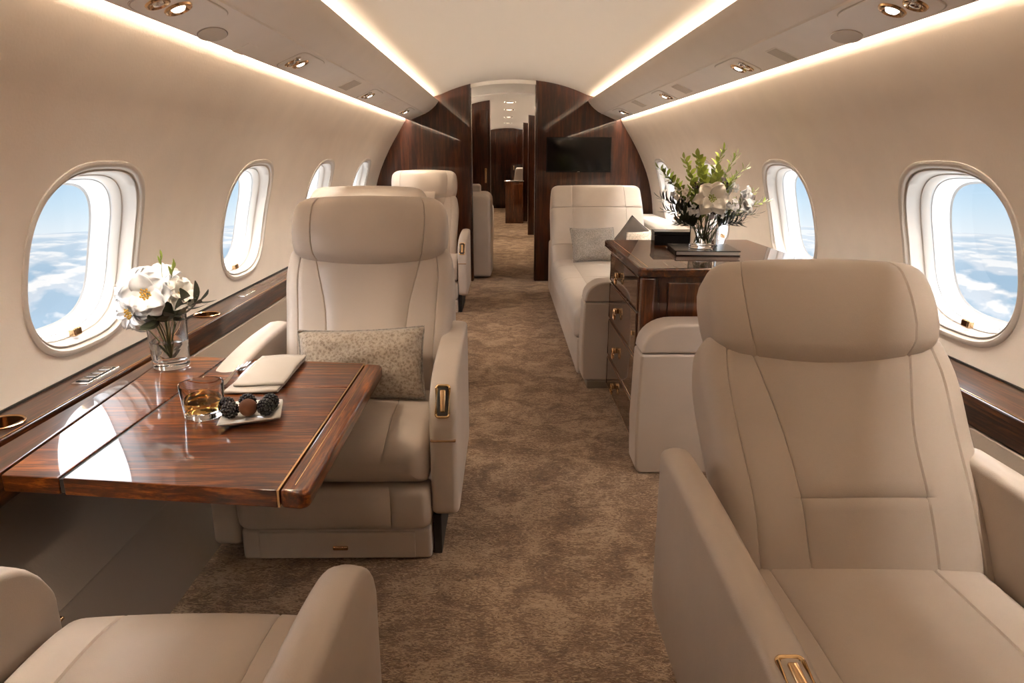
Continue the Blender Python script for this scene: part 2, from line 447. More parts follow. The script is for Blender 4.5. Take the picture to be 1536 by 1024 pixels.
# floor
FXL, FXR = -.93, 1.10
vs = [(FXL-.1, Y0, 0), (FXR+.1, Y0, 0), (FXR+.1, YE, 0), (FXL-.1, YE, 0)]
o = mk('floor', [(-1.35, Y0, 0), (1.52, Y0, 0), (1.52, YE+.1, 0), (-1.35, YE+.1, 0), (-1.35, Y0, -.05), (1.52, Y0, -.05), (1.52, YE+.1, -.05), (-1.35, YE+.1, -.05)],
       [[0, 1, 2, 3], [7, 6, 5, 4], [0, 4, 5, 1], [1, 5, 6, 2], [2, 6, 7, 3], [3, 7, 4, 0]], M['carpet'], None, 0); struct(o)
# sloping side lining under the ledges, with one seam line
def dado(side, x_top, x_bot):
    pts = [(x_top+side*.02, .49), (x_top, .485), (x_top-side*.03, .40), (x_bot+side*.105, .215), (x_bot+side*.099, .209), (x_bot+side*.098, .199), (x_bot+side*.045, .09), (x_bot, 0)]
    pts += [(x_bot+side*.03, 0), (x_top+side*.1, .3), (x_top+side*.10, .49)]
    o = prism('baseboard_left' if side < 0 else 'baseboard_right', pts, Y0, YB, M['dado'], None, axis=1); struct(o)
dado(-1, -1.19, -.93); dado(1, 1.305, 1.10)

# ceiling vault
CP = [(-1.05, 1.768), (-.92, 1.768), (-.80, 1.772), (-.70, 1.798), (-.60, 1.838), (-.45, 1.885), (-.30, 1.915), (-.15, 1.930), (0, 1.935)]
CP = CP + [(-x, z) for x, z in CP[-2::-1]]
def vault(name, y0, y1, mat, dz=0, m=30):
    xs = []
    pts = []
    for i in range(61):
        x = -1.05+2.1*i/60; pts.append((XC+x, crv(CP, x)+dz))
    vs = []; fs = []; q = len(pts)
    for i in range(m+1):
        for x, z in pts: vs.append((x, y0+(y1-y0)*i/m, z))
    for i in range(m):
        for j in range(q-1): fs.append([i*q+j, i*q+j+1, (i+1)*q+j+1, (i+1)*q+j])
    return mk(name, vs, fs, mat, None, 60, fix=False)
ceil = vault('ceiling', Y0, YB+.06, M['ceil']); struct(ceil)

# overhead panels on both sides: cove lip, curved face, fixture panel, wall-wash slot
BINP = [(.715, 1.742), (.727, 1.722), (.735, 1.712), (.737, 1.711), (.745, 1.700), (.775, 1.672), (.810, 1.646), (.843, 1.6285), (.8455, 1.6225), (.848, 1.6262), (.995, 1.564), (.998, 1.568), (.975, 1.61), (.955, 1.685), (.84, 1.686), (.775, 1.700), (.73, 1.735)]
for side, nme in ((-1, 'trim_1'), (1, 'trim_2')):
    o = prism(nme, [(XC+side*x, z) for x, z in BINP], Y0, YB, M['bin'], None, axis=1); struct(o)
    l = rbox('cove_light', (XC+side*.915-.025, Y0+1.3, 1.687), (XC+side*.915+.025, YB-.03, 1.697), .002, M['led'], o)
    l = rbox('wall_wash_light', (XC+side*1.003-.026, Y0+1.3, 1.655), (XC+side*1.003+.026, YB-.03, 1.662), .002, M['led_wall'], o)

# end wall behind the viewer
o = mk('wall_back', [(-1.4, Y0, 0), (1.55, Y0, 0), (1.55, Y0, 2.0), (-1.4, Y0, 2.0)], [[0, 1, 2, 3]], M['wood_z'], None, 0); struct(o)

# ------------------------------------------------------------------ bulkheads and the rooms beyond
def hull_outline(side, xin, top=True):
    pts = [(xin, 0), (XC+side*1.30, 0)]
    for z in [.35, .5, .65, .8, .95, 1.1, 1.25, 1.4, 1.566]: pts.append((XC+side*(hw(z)+.02), z))
    pts.append((XC+side*1.06, 1.78))
    xs = [1.04-.02*i for i in range(60)]
    for x in [.95, .86, .78, .70, .62, .54, .46, .40]:
        if side*(XC+side*x-xin) > 0.01: pts.append((XC+side*x, crv(CP, x)+.015))
    pts.append((xin, crv(CP, abs(xin-XC))+.015))
    return pts
for side, xin, nme in ((-1, -.335, 'wall_front_left'), (1, .312, 'wall_front_right')):
    o = prism(nme, hull_outline(side, xin), YB, YB+.07, M['wood_z'], None, axis=1, bevel=.004); struct(o)
    zt = crv(CP, abs(xin-XC))
    rbox('edge_trim', (xin-.012 if side > 0 else xin-.004, YB-.012, 0), (xin+.004 if side > 0 else xin+.012, YB+.085, zt+.01), .005, M['wood_z'], o)
    rbox('metal_edge', (xin-.018 if side > 0 else xin+.012, YB+.03, 0), (xin-.012 if side > 0 else xin+.018, YB+.06, zt+.005), .002, M['chrome'], o)
# corridor shell
c2 = vault('ceiling', YB+.06, YE+.05, M['ceil'], -.03, 10); struct(c2)
for side, nme in ((-1, 'wall_corridor_left'), (1, 'wall_corridor_right')):
    x = XC+side*1.40
    o = mk(nme, [(x, YB+.07, 0), (x, YE, 0), (XC+side*1.34, YE, 1.0), (XC+side*1.34, YB+.07, 1.0), (XC+side*1.04, YE, 1.75), (XC+side*1.04, YB+.07, 1.75)],
           [[0, 1, 2, 3], [3, 2, 4, 5]], M['wall'], None, 0, fix=False); struct(o)
for side, nme in ((-1, 'trim_4'), (1, 'trim_5')):
    o = prism(nme, [(XC+side*x, z) for x, z in ((.66, 1.70), (.68, 1.67), (1.02, 1.60), (1.02, 1.68), (.72, 1.685), (.68, 1.70))], YB+.08, YE-.1, M['bin'], None, axis=1); struct(o)
    rbox('cove_light', (XC+side*.76-.015, YB+.15, 1.692), (XC+side*.76+.015, YE-.2, 1.699), .002, M['led'], o)
# header arch ring just behind the opening
def arch(y, h, mat, x0=-.34, x1=.33):
    n = 24; poly = []
    for i in range(n+1):
        x = x0+(x1-x0)*i/n; poly.append((x, crv(CP, x-XC)-h))
    poly += [(x1, 1.97), (x0, 1.97)]
    o = prism('trim_3', poly, y, y+.05, mat, None, axis=1); struct(o)
arch(YB+.02, .035, M['ceil'], -.33, .308)
arch(7.9, .045, M['ceil'], -1.0, 1.1)
o = prism('wall_partition_left', [(-1.3, 0), (-.178, 0), (-.178, crv(CP, -.178-XC)-.02), (-.60, 1.80), (-1.3, 1.7)], 8.75, 8.85, M['wood_z'], None, axis=1, bevel=.004); struct(o)
rbox('metal_edge', (-.180, 8.742, 0), (-.172, 8.86, 1.88), .002, M['chrome'], o)
dpan = rbox('door_panel', (-.62, 8.735, .02), (-.21, 8.752, 1.78), .004, M['wood_z'], o)
for (xa, y, nmz) in ((.375, 11.2, 'wall_partition_right'), (.355, 13.6, 'wall_partition_rear')):
    o = prism(nmz, [(xa, 0), (1.4, 0), (1.35, 1.0), (1.05, 1.72), (.55, 1.84), (xa, 1.86)], y, y+.10, M['wood_z'], None, axis=1, bevel=.004); struct(o)
    rbox('metal_edge', (xa-.006, y-.006, 0), (xa+.002, y+.03, 1.86), .002, M['chrome'], o)
o = prism('wall_end', [(-1.4, 0), (1.55, 0), (1.5, 1.0), (1.2, 1.7), (.6, 1.85), (.08, 1.92), (-.5, 1.85), (-1.0, 1.7), (-1.35, 1.0)], YE-.1, YE, M['wood_z'], None, axis=1); struct(o)
d = rbox('door_1', (-.23, YE-.15, 0), (.30, YE-.10, 1.84), .008, M['wood_z'], None); struct(d)
rbox('door_handle', (.21, YE-.175, .92), (.235, YE-.148, 1.02), .006, M['gold'], d)

# ------------------------------------------------------------------ seats
def seat(name, label, loc, rz, half=.29, depth=.34, recline=24, bdx=0.0, aw=.036, az=.13, ay=0, hs=.024, hrw=1.0, ctl=True, la=True, larm_low=.13, lap=.78, mat=None, hr_raise=0, flap=False, ears=False, group='cream leather cabin seats'):
    lm = mat or M['leather']
    t = thing(name, label, 'seat', loc, rz, group)
    b = rbox('base', (-half, .0, .0), (half, .55, .105), .012, lm, t)
    rbox('base_drawer', (-half+.055, -.007, .008), (half-.05, .03, .098), .004, lm, t)
    lt = rbox('drawer_latch', (-.012, -.012, .038), (.036, -.004, .052), .004, M['bronze'], t)
    rbox('side_rail', (half+.005, .03, 0), (half+.03, .50, .14), .004, M['dark'], t)
    sp = .66
    loft('leg_rest', [dict(p=(.045, .105), hw=half, nf=.062, nb=.04, seams=(sp,)), dict(p=(.045, .175), hw=half+.003, nf=.074, nb=.04, seams=(sp,)), dict(p=(.045, .25), hw=half, nf=.066, nb=.04, seams=(sp,))], lm, t, re0=.03, re1=.025)
    D = depth+.10
    loft('seat_cushion', [dict(p=(-.028, .325), hw=half-.004, nf=.068, nb=.072, rf=.035, seams=(-sp, sp), crown=.004), dict(p=(.05, .335), hw=half-.002, nf=.085, nb=.08, rf=.035, seams=(-sp, sp), crown=.01),
                          dict(p=(.2, .337), hw=half-.002, nf=.092, nb=.08, rf=.035, seams=(-sp, sp), crown=.012), dict(p=(D, .335), hw=half-.002, nf=.092, nb=.08, rf=.035, seams=(-sp, sp), crown=.01)], lm, t, re0=.055, re1=.02)
    # reclined back
    rc = R(recline); uy, uz = math.sin(rc), math.cos(rc)
    ny, nz = -uz, uy                                   # front normal
    fy, fz = depth+.005, .415                          # where the front face leaves the cushion
    def bp(l, n=.07): return (fy+uy*l - ny*n, fz+uz*l - nz*n)
    H = .60
    def bk(l, w, nf, nb, s, cr, sag=0): return dict(p=bp(l), hw=w, nf=nf, nb=nb, rf=.045, rb=.05, seams=(-.97, -s, s, .97), crown=cr, sag=sag, xo=bdx)
    loft('backrest', [bk(-.06, half-.012, .045, .06, .55, .008), bk(.05, half-.006, .066, .075, .55, .012), bk(.16, half-.006, .078, .085, .56, .012), bk(.30, half+.002, .070, .09, .58, .008), bk(.44, half+.008, .068, .09, .68, .006), bk(.56, half-.008, .060, .08, .84, .004)],
         lm, t, re0=.04, re1=.05, grooves=(.36,) if lap else (), gmax=True)
    hd = .475 + hr_raise
    def hk(l, w, nf, nb, sag): return dict(p=bp(hd+l), hw=w*hrw, nf=nf, nb=nb, rf=.045, rb=.05, seams=(-.86, .86), crown=.010, sag=sag, xo=bdx)
    h = loft('headrest', [hk(.012, .257, .072, .02, hs), hk(.055, .274, .098, .05, hs*.75), hk(.12, .281, .104, .06, .010), hk(.19, .279, .100, .06, .003), hk(.255, .266, .085, .05, -.006)], lm, t, re0=.035, re1=.055)
    if flap:
        vs, fs = rbox_geo((-.12, -.006, -.02), (.10, .006, .055), .005)
        q = Vector((bdx, *bp(hd-.015, -.04))); mt = Matrix.Translation(q) @ Matrix.Rotation(-rc, 4, 'X')
        mk('headrest_flap', [mt @ v for v in vs], fs, lm, h)
    # arms
    for s in (-1, 1):
        if s < 0 and not la: continue
        zb = larm_low if s < 0 and larm_low < .1 else az
        x0 = s*(half+aw+.003)
        def ak(y, zt, zb_, w=aw): return dict(p=(y, .36), hw=w, nf=zt-.36, nb=.36-zb_, rf=.017, rb=.02, crown=.003)
        a = loft('armrest', [ak(-.004+ay, .452, zb+.03, aw-.003), ak(.03+ay, .515, zb+.012), ak(.07+ay, .556, zb), ak(.14+ay, .583, zb), ak(.28, .602, zb), ak(.45, .612, zb), ak(.70, .612, zb)], lm, t, re0=.016, re1=.05, x0=x0, step=.02)
        rbox('armrest_trim', (x0-aw+.004, ay-.008, .398), (x0+aw-.004, ay+.004, .404), .002, M['bronze'], a)
        if ctl and s > 0 or ctl == 2 and s < 0:
            mt = Matrix.Translation((x0, .026+ay, .516)) @ Matrix.Rotation(R(-28), 4, 'X') if ay == 0 else Matrix.Translation((x0, .008, .5835)) @ Matrix.Rotation(R(-84), 4, 'X') @ Matrix.Scale(.86, 4)
            vs, fs = rbox_geo((-.017, -.004, -.046), (.017, .006, .046), .003, 2); mk('control_recess', [mt @ v for v in vs], fs, M['dark'], a)
            rp = []
            for cx_, cz_, a0 in ((.0115, .0395, 0), (-.0115, .0395, 90), (-.0115, -.0395, 180), (.0115, -.0395, 270)):
                for q in range(5): rp.append((cx_+.008*math.cos(R(a0+22.5*q)), -.004, cz_+.008*math.sin(R(a0+22.5*q))))
            vs, fs = tube_geo(rp, .0042, 8, True); mk('control_bezel', [mt @ v for v in vs], fs, M['gold'], a, 60)
            vs, fs = rbox_geo((-.0085, -.011, -.034), (.0085, 0, .034), .004, 3); mk('control_paddle', [mt @ v for v in vs], fs, M['bronze'], a)
    return t
seat('lounge_seat', 'cream leather lounge seat behind the walnut table holding a patterned lumbar pillow', (-.527, 1.90, 0), 0, half=.295, depth=.36, recline=23, bdx=.035, larm_low=.03, lap=0, aw=.042)
seat('lounge_seat', 'reclined cream leather seat nearest on the right with bronze armrest control', (.685, .70, 0), 0, half=.281, depth=.455, recline=38, bdx=.045, ctl=2, aw=.033, az=.21, ay=-.16, hs=.034, hrw=.935)
seat('lounge_seat', 'cream leather seat at the bottom left corner turned away toward the table', (-.555, 1.085, 0), PI, half=.252, depth=.57, recline=42, ctl=False, aw=.034)
seat('lounge_seat', 'cream leather seat turned away, its headrest top showing behind the pillow seat', (-.655, 4.02, 0), PI, half=.285, depth=.38, recline=22, ctl=False)
seat('lounge_seat', 'cream leather seat with raised headrest against the dark bulkhead', (-.665, 5.42, 0), 0, half=.285, depth=.36, recline=23, bdx=-.03, hr_raise=.035, flap=True)

# pillows
def pillow(name, label, w, h, t, mat, loc, rot, pmat=None, cat='pillow'):
    root = thing(name, label, cat); root.location = loc; root.rotation_euler = rot
    n = 22; vs = []; fs = []
    def P(u, v, s):
        th = t*(max(0, (1-u**2))*max(0, 1-v**2))**.42
        x = w/2*u*(1-.05*(1-v*v)*abs(u)); z = h/2*v*(1-.07*(1-u*u)*abs(v))
        wr = .006*math.sin(5*u+3*v)+.004*math.sin(9*v-4*u)
        return Vector((x, s*(th+wr*(1-u*u)*(1-v*v)), z+h/2))
    for s in (-1, 1):
        o = len(vs)
        for i in range(n+1):
            for j in range(n+1): vs.append(P(-1+2*i/n, -1+2*j/n, s))
        for i in range(n):
            for j in range(n): fs.append([o+i*(n+1)+j, o+i*(n+1)+j+1, o+(i+1)*(n+1)+j+1, o+(i+1)*(n+1)+j])
    mk('pillow_cover', vs, fs, mat, root, 80, merge=.0004)
    ed = [P(-1+2*i/n, -1, 1) for i in range(n)] + [P(1, -1+2*i/n, 1) for i in range(n)] + [P(1-2*i/n, 1, 1) for i in range(n)] + [P(-1, 1-2*i/n, 1) for i in range(n)]
    tube('piping', ed, .004, pmat or mat, root, 6, True)
    return root
pillow('lumbar_pillow', 'patterned beige lumbar pillow leaning in the seat behind the table', .43, .245, .068, M['pattern'], (-.482, 2.165, .432), (R(-22), R(-2), 0), M['grey_fab'])

# ------------------------------------------------------------------ side ledges
def ledge(side, xf, xw, label, cups=()):
    t = thing('side_ledge', label, 'ledge', (0, 0, 0))
    mb = MB(); z = .58; y0, y1 = Y0+.02, YB-.005
    xa, xb = sorted((xf+(-side)*-.008, xw))
    ys = sorted([y0, y1] + [c[1]-.075 for c in cups] + [c[1]+.075 for c in cups])
    for a, b in zip(ys, ys[1:]):
        cu = [c for c in cups if a < c[1] < b and abs((a+b)/2-c[1]) < .01 and b-a < .16]
        if not cu: mb.add([(xa, a, z), (xb, a, z), (xb, b, z), (xa, b, z)], [[0, 1, 2, 3]]); continue
        cx, cy = cu[0]; r = .050
        angs = sorted([2*PI*i/40 for i in range(40)] + [math.atan2(yy-cy, xx-cx) % (2*PI) for xx in (xa, xb) for yy in (a, b)])
        vs = []
        for an in angs: vs.append((cx+r*math.cos(an), cy+r*math.sin(an), z))
        for an in angs:
            d = Vector((math.cos(an), math.sin(an))); ts = []
            if d.x > 1e-9: ts.append((xb-cx)/d.x)
            if d.x < -1e-9: ts.append((xa-cx)/d.x)
            if d.y > 1e-9: ts.append((b-cy)/d.y)
            if d.y < -1e-9: ts.append((a-cy)/d.y)
            q = d*min(ts); vs.append((cx+q.x, cy+q.y, z))
        n = len(angs); mb.add(vs, [[i, (i+1) % n, n+(i+1) % n, n+i] for i in range(n)])
    mk('ledge_top', mb.v, mb.f, M['wood_y'], t, 0, merge=.0002)
    s = -side      # toward the aisle
    pf = [(xf-s*.008, z), (xf-s*.003, z-.002), (xf, z-.008), (xf, z-.02), (xf-s*.008, z-.026), (xf-s*.014, z-.03), (xf-s*.014, .492), (xf-s*.05, .488), (xf-s*.05, z-.004)]
    prism('front_panel', pf, y0, y1, M['wood_y'], t, axis=1)
    prism('gold_line', [(xf-s*.008, z-.0005), (xf-s*.008, z+.001), (xf-s*.011, z+.001), (xf-s*.011, z-.0005)], y0, y1, M['gold'], t, axis=1)
    prism('back_seam', [(xw, z), (xw, z+.005), (xw-side*.006, z+.005), (xw-side*.006, z)], y0, y1, M['dark'], t, axis=1)
    for cx, cy in cups:
        cu = lathe('cup_holder', [(.0505, z+.0005), (.053, z+.004), (.0505, z+.006), (.047, z+.003), (.046, z-.05), (.044, z-.055), (.001, z-.055)], M['bronze'], t, 40, cx, cy, False)
    return t
lg = ledge(-1, -1.182, -1.312, 'long walnut ledge under the left windows with bronze cup holders', [(-1.254, 2.815), (-1.254, 1.60)])
sw = rbox('switch_panel', (-1.268, 1.905, .578), (-1.218, 2.075, .584), .003, M['silver'], lg)
rbox('switch_pad', (-1.262, 1.918, .583), (-1.224, 2.062, .5855), .001, M['black'], sw)
for i in range(4): rbox('switch_key', (-1.258, 1.926+i*.034, .585), (-1.228, 1.950+i*.034, .587), .001, M['chrome'], sw)
hp = rbox('lid_pull', (-1.272, 3.20, .579), (-1.238, 3.35, .584), .004, M['silver'], lg)
ledge(1, 1.297, 1.474, 'long walnut ledge under the right windows beside the near seat')

# ------------------------------------------------------------------ table
tb = thing('folding_table', 'glossy walnut fold-out table with brass inlay set for a drink', 'table', (-.70, 1.70, .0))
tx, ty = -.70, 1.70
def ny_(x): return 1.232+.125*(-.39-x)
def fy_(x): return 2.10+.15*(-.39-x)
def leafpoly(xa, xb, ya=None, yb=None, rc=0):
    a0, b0 = (ny_(xa), ny_(xb)) if ya is None else (ya, ya); a1, b1 = (fy_(xa), fy_(xb)) if yb is None else (yb, yb)
    p = [(xa, a0)]
    if rc:
        for i in range(7):
            an = -PI/2+PI/2*i/6; p.append((xb-rc+rc*math.cos(an), b0+rc+rc*math.sin(an)))
        for i in range(7):
            an = PI/2*i/6; p.append((xb-rc+rc*math.cos(an), b1-rc+rc*math.sin(an)))
    else: p += [(xb, b0), (xb, b1)]
    p.append((xa, a1)); return [(x-tx, y-ty) for x, y in p]
Z1 = .58; Z0 = .541
YM = 1.875
prism('wall_leaf', [(-1.055-tx, ny_(-1.055)-ty), (-.926-tx, ny_(-.926)-ty), (-.926-tx, fy_(-.926)-ty), (-1.125-tx, fy_(-1.125)-ty)], Z0, Z1, M['wood_x'], tb, bevel=.004)
rbox('hinge_strip', (-.926-tx, ny_(-.92)-ty+.004, Z0+.004), (-.916-tx, fy_(-.92)-ty-.004, Z1-.004), .001, M['dark'], tb)
prism('main_leaf', leafpoly(-.916, -.4565, None, YM-.0015), Z0, Z1, M['wood_x'], tb, bevel=.003)
prism('far_leaf', leafpoly(-.916, -.4565, YM+.0015, None), Z0, Z1, M['wood_x'], tb, bevel=.003)
prism('brass_inlay', leafpoly(-.4565, -.452), Z0+.001, Z1-.0005, M['gold'], tb)
prism('edge_band', leafpoly(-.452, -.392, rc=.022), Z0-.002, Z1, M['wood_band'], tb, bevel=.010, seg=3)
prism('fine_inlay', leafpoly(-.426, -.4245, 1.262, 2.06), Z1-.0005, Z1+.0006, M['gold'], tb)
prism('leaf_joint', leafpoly(-1.07, -.93, YM+.055, YM+.0565), Z1-.001, Z1+.0005, M['gold'], tb)
prism('slide_rail', [(-1.168-tx, 1.18-ty), (-1.060-tx, 1.18-ty), (-1.132-tx, 2.22-ty), (-1.168-tx, 2.22-ty)], .50, .576, M['wood_y'], tb, bevel=.006)
rbox('under_frame', (-1.08-tx, 1.42-ty, .515), (-.60-tx, 2.05-ty, .541), .004, M['dark'], tb)

# tumbler
tu = thing('tumbler', 'short clear glass of whiskey on the walnut table', 'glass', (-.772, 1.652, .5805))
lathe('glass', [(.0, .0), (.043, .0), (.0475, .004), (.054, .086), (.0535, .088), (.052, .087), (.0465, .020), (.044, .017), (0, .017)], M['glass'], tu, 48, closed=False)
lathe('whiskey', [(.0, .0175), (.0435, .0177), (.0458, .0205), (.0483, .044), (0, .044)], M['whiskey'], tu, 48, closed=False)

# plate with berries
pl = thing('square_plate', 'small square white plate of berries on the walnut table', 'plate', (-.645, 1.640, .5802))
PC = [Vector((-.697+.645, 1.541-1.640, 0)), Vector((-.557+.645, 1.591-1.640, 0)), Vector((-.592+.645, 1.725-1.640, 0)), Vector((-.728+.645, 1.705-1.640, 0))]
def plate_geo():
    vs = []; fs = []; lev = [(.45, 0), (.62, .0), (.66, .002), (.985, .0145), (1.0, .0165), (.985, .0185), (.70, .0085), (.64, .0065), (.0, .006)]
    n = 0
    for sc, z in lev:
        for i in range(4):
            a, b = PC[i], PC[(i+1) % 4]
            for j in range(8):
                t_ = j/8; p = a.lerp(b, t_)
                p = p*(1 - .02*sc*(abs(2*t_-1)**8)) ; vs.append((p.x*sc, p.y*sc, z))
    for l in range(len(lev)-1):
        for i in range(32): fs.append([l*32+i, l*32+(i+1) % 32, (l+1)*32+(i+1) % 32, (l+1)*32+i])
    fs.append(list(range(32))); return vs, fs
v_, f_ = plate_geo(); mk('dish', v_, f_, M['porcelain'], pl, 40)
def berry(loc, label):
    mb = MB(); r = .0205; n = 70
    mb.add(*ball_geo((0, 0, 0), r*.90, 2, (1, 1, 1.08)))
    for i in range(n):
        ph = math.acos(1-2*(i+.5)/n); th = i*2.39996
        d = Vector((math.sin(ph)*math.cos(th), math.sin(ph)*math.sin(th), math.cos(ph)*1.08))
        mb.add(*ball_geo(d*r*.90, .0038, 2))
    o = mb.build('blackberry', M['berry'], None, 60); o.location = loc; o.rotation_euler = (random.random()*3, random.random()*3, random.random()*3)
    tag(o, label, 'berry', 'blackberries on the square plate')
bz = .5802+.0285
for (x, y, lb) in ((-.712, 1.648, 'blackberry at the back left edge of the white plate beside the tumbler'), (-.690, 1.615, 'front blackberry on the white plate left of the cocoa truffle'), (-.668, 1.676, 'blackberry at the back of the white plate behind the truffle'),
                   (-.609, 1.676, 'back right blackberry on the white plate near the napkin'), (-.609, 1.636, 'front right blackberry on the white plate beside the truffle')):
    berry((x, y, bz), lb)
tr = MB(); tr.add(*ball_geo((0, 0, 0), .0225, 3)); o = tr.build('chocolate_truffle', M['cocoa'], None, 80); o.location = (-.650, 1.629, bz+.0015)
tag(o, 'round brown cocoa truffle among the blackberries on the plate', 'truffle')

# napkin: one cloth folded over itself
def napkin():
    t = thing('napkin', 'folded beige linen napkin on the walnut table beside the cutlery', 'napkin', (-.71, 1.98, .5808))
    def sheet(name, x0, x1, yn, yf, z, loop, skew):
        path = [(yf, z)] + [(yf+(yn-yf)*i/8, z) for i in range(1, 9)]
        for i in range(1, 8):
            an = -PI/2-PI*i/8; path.append((yn+loop*math.cos(an)*1.6, z+loop+loop*math.sin(an)))
        path += [(yn+(yf-yn)*i/8, z+2*loop*(1-.35*i/8)) for i in range(0, 9)]
        vs = []; fs = []; n = 12
        for (y, zz) in path:
            for i in range(n+1):
                u = i/n; wav = .0016*math.sin(7*u+3*y*9)
                vs.append((x0+(x1-x0)*u + skew*(y-yn), y + .010*u, zz+wav*(1 if zz > z+loop else .2)))
        q = n+1
        for j in range(len(path)-1):
            for i in range(n): fs.append([j*q+i, j*q+i+1, (j+1)*q+i+1, (j+1)*q+i])
        o = mk(name, vs, fs, M['linen'], t, 60)
        md = o.modifiers.new('thick', 'SOLIDIFY'); md.thickness = .0028; md.offset = 0
        return o
    sheet('lower_fold', -.074, .070, -.165, .155, .0025, .0032, -.04)
    sheet('upper_fold', -.062, .078, -.128, .160, .0115, .0042, -.06)
napkin()
def fork():
    t = thing('fork', 'silver fork lying beside the folded napkin on the table', 'fork', (-.823, 1.99, .5812), R(3))
    hp = [(-.115, .0085), (-.10, .010), (-.05, .006), (0, .0036), (.03, .0032), (.045, .006), (.055, .0125), (.07, .0135)]
    vs = []; fs = []
    for y, w in hp:
        z = .004+.006*math.exp(-((y-.02)/.035)**2)
        for s, dz in ((-1, 0), (1, 0), (1, .0022), (-1, .0022)): vs.append((s*w, y, z+dz))
    for i in range(len(hp)-1):
        for k in range(4): fs.append([i*4+k, i*4+(k+1) % 4, (i+1)*4+(k+1) % 4, (i+1)*4+k])
    fs += [[0, 1, 2, 3], [(len(hp)-1)*4+k for k in range(4)]]
    mk('fork_handle', vs, fs, M['silver'], t, 40)
    mb = MB()
    for i in range(4):
        x = -.0118+i*.0079; mb.add(*rbox_geo((x-.0017, .068, .0045), (x+.0017, .118, .0065), .0008, 1))
    mb.build('tines', M['silver'], t)
    k = thing('table_knife', 'silver table knife lying between the fork and the napkin', 'knife', (-.797, 2.02, .5812), R(2))
    rbox('knife_handle', (-.006, -.10, 0), (.006, -.005, .006), .0025, M['silver'], k)
    prism('blade', [(-.006, -.008), (.006, -.008), (.0085, .05), (.006, .10), (0, .118), (-.006, .10)], .002, .0036, M['silver'], k)
fork()

# ------------------------------------------------------------------ flowers
def orient(d):
    return Vector(d).normalized().to_track_quat('Z', 'Y').to_matrix().to_4x4()
def petal_geo(L, W, cup, tilt, rot, n=6, curl=.25, ruffle=.02):
    vs = []; fs = []
    for i in range(n+1):
        t_ = i/n
        wd = W*(math.sin(PI*min(1, .12+.80*t_))**.75)*(1 if t_ < .98 else .8)
        for j in range(n+1):
            s = -1+2*j/n
            r = L*t_*(1-.05*s*s*t_); x = s*wd*.5; z = cup*L*(s*s*.22*t_) + ruffle*L*math.sin(s*5+rot*3)*t_
            an = tilt - curl*t_*t_*1.6
            rr = r*math.cos(an); zz = r*math.sin(an)+z
            vs.append(Vector((rr*math.cos(rot)-x*math.sin(rot), rr*math.sin(rot)+x*math.cos(rot), zz)))
    q = n+1
    for i in range(n):
        for j in range(n): fs.append([i*q+j, i*q+j+1, (i+1)*q+j+1, (i+1)*q+j])
    return vs, fs
def bloom(name, label, pos, d, rad, vasepos, mat, layers=((7, 1.0, .25), (6, .85, .6), (4, .55, 1.0)), group=None, pw=.75, cmat=None):
    t = thing(name, label, 'flower', pos, 0, group)
    mt = orient(d); mb = MB()
    for li, (n, sc, tilt) in enumerate(layers):
        for i in range(n):
            v, f = petal_geo(rad*sc*random.uniform(.92, 1.06), rad*sc*pw*random.uniform(.9, 1.1), 1.0, tilt+random.uniform(-.12, .12), 2*PI*(i+.5*li)/n+random.uniform(-.12, .12))
            mb.add([mt @ (x+Vector((0, 0, .002*li))) for x in v], f)
    o = mb.build('petals', mat, t, 70, fix=False)
    sd = o.modifiers.new('thick', 'SOLIDIFY'); sd.thickness = .0012
    c = MB()
    for i in range(16):
        a = i*2.4; r = .016*math.sqrt(i/16)*rad/.07; c.add(*ball_geo(mt @ Vector((r*math.cos(a), r*math.sin(a), .012+.003*random.random())), .0035*rad/.07, 1))
    c.build('flower_center', cmat or M['pollen'], t)
    p = Vector(pos); v = Vector(vasepos); mid = Vector((v.x*.55+p.x*.45, v.y*.55+p.y*.45, (p.z*.6+v.z*.4)))
    pts = []
    for i in range(9):
        u = i/8; a = Vector((0, 0, 0)); b = mid-p + Vector((0, 0, -.01)); e = v-p
        pts.append(a*(1-u)**2 + b*2*u*(1-u) + e*u*u)
    tube('stem', pts, .0026, M['stem'], t, 6)
    return t
def leafblade(L, W, n=6, droop=.25):
    vs = []; fs = []
    for i in range(n+1):
        t_ = i/n; w = W*math.sin(PI*min(.97, .06+.92*t_))**.8*.5
        z = -droop*L*t_*t_
        for s in (-1, 0, 1): vs.append(Vector((L*t_, s*w, z+(.12*w if s else 0))))
    for i in range(n):
        for j in range(2): fs.append([i*3+j, i*3+j+1, (i+1)*3+j+1, (i+1)*3+j])
    return vs, fs
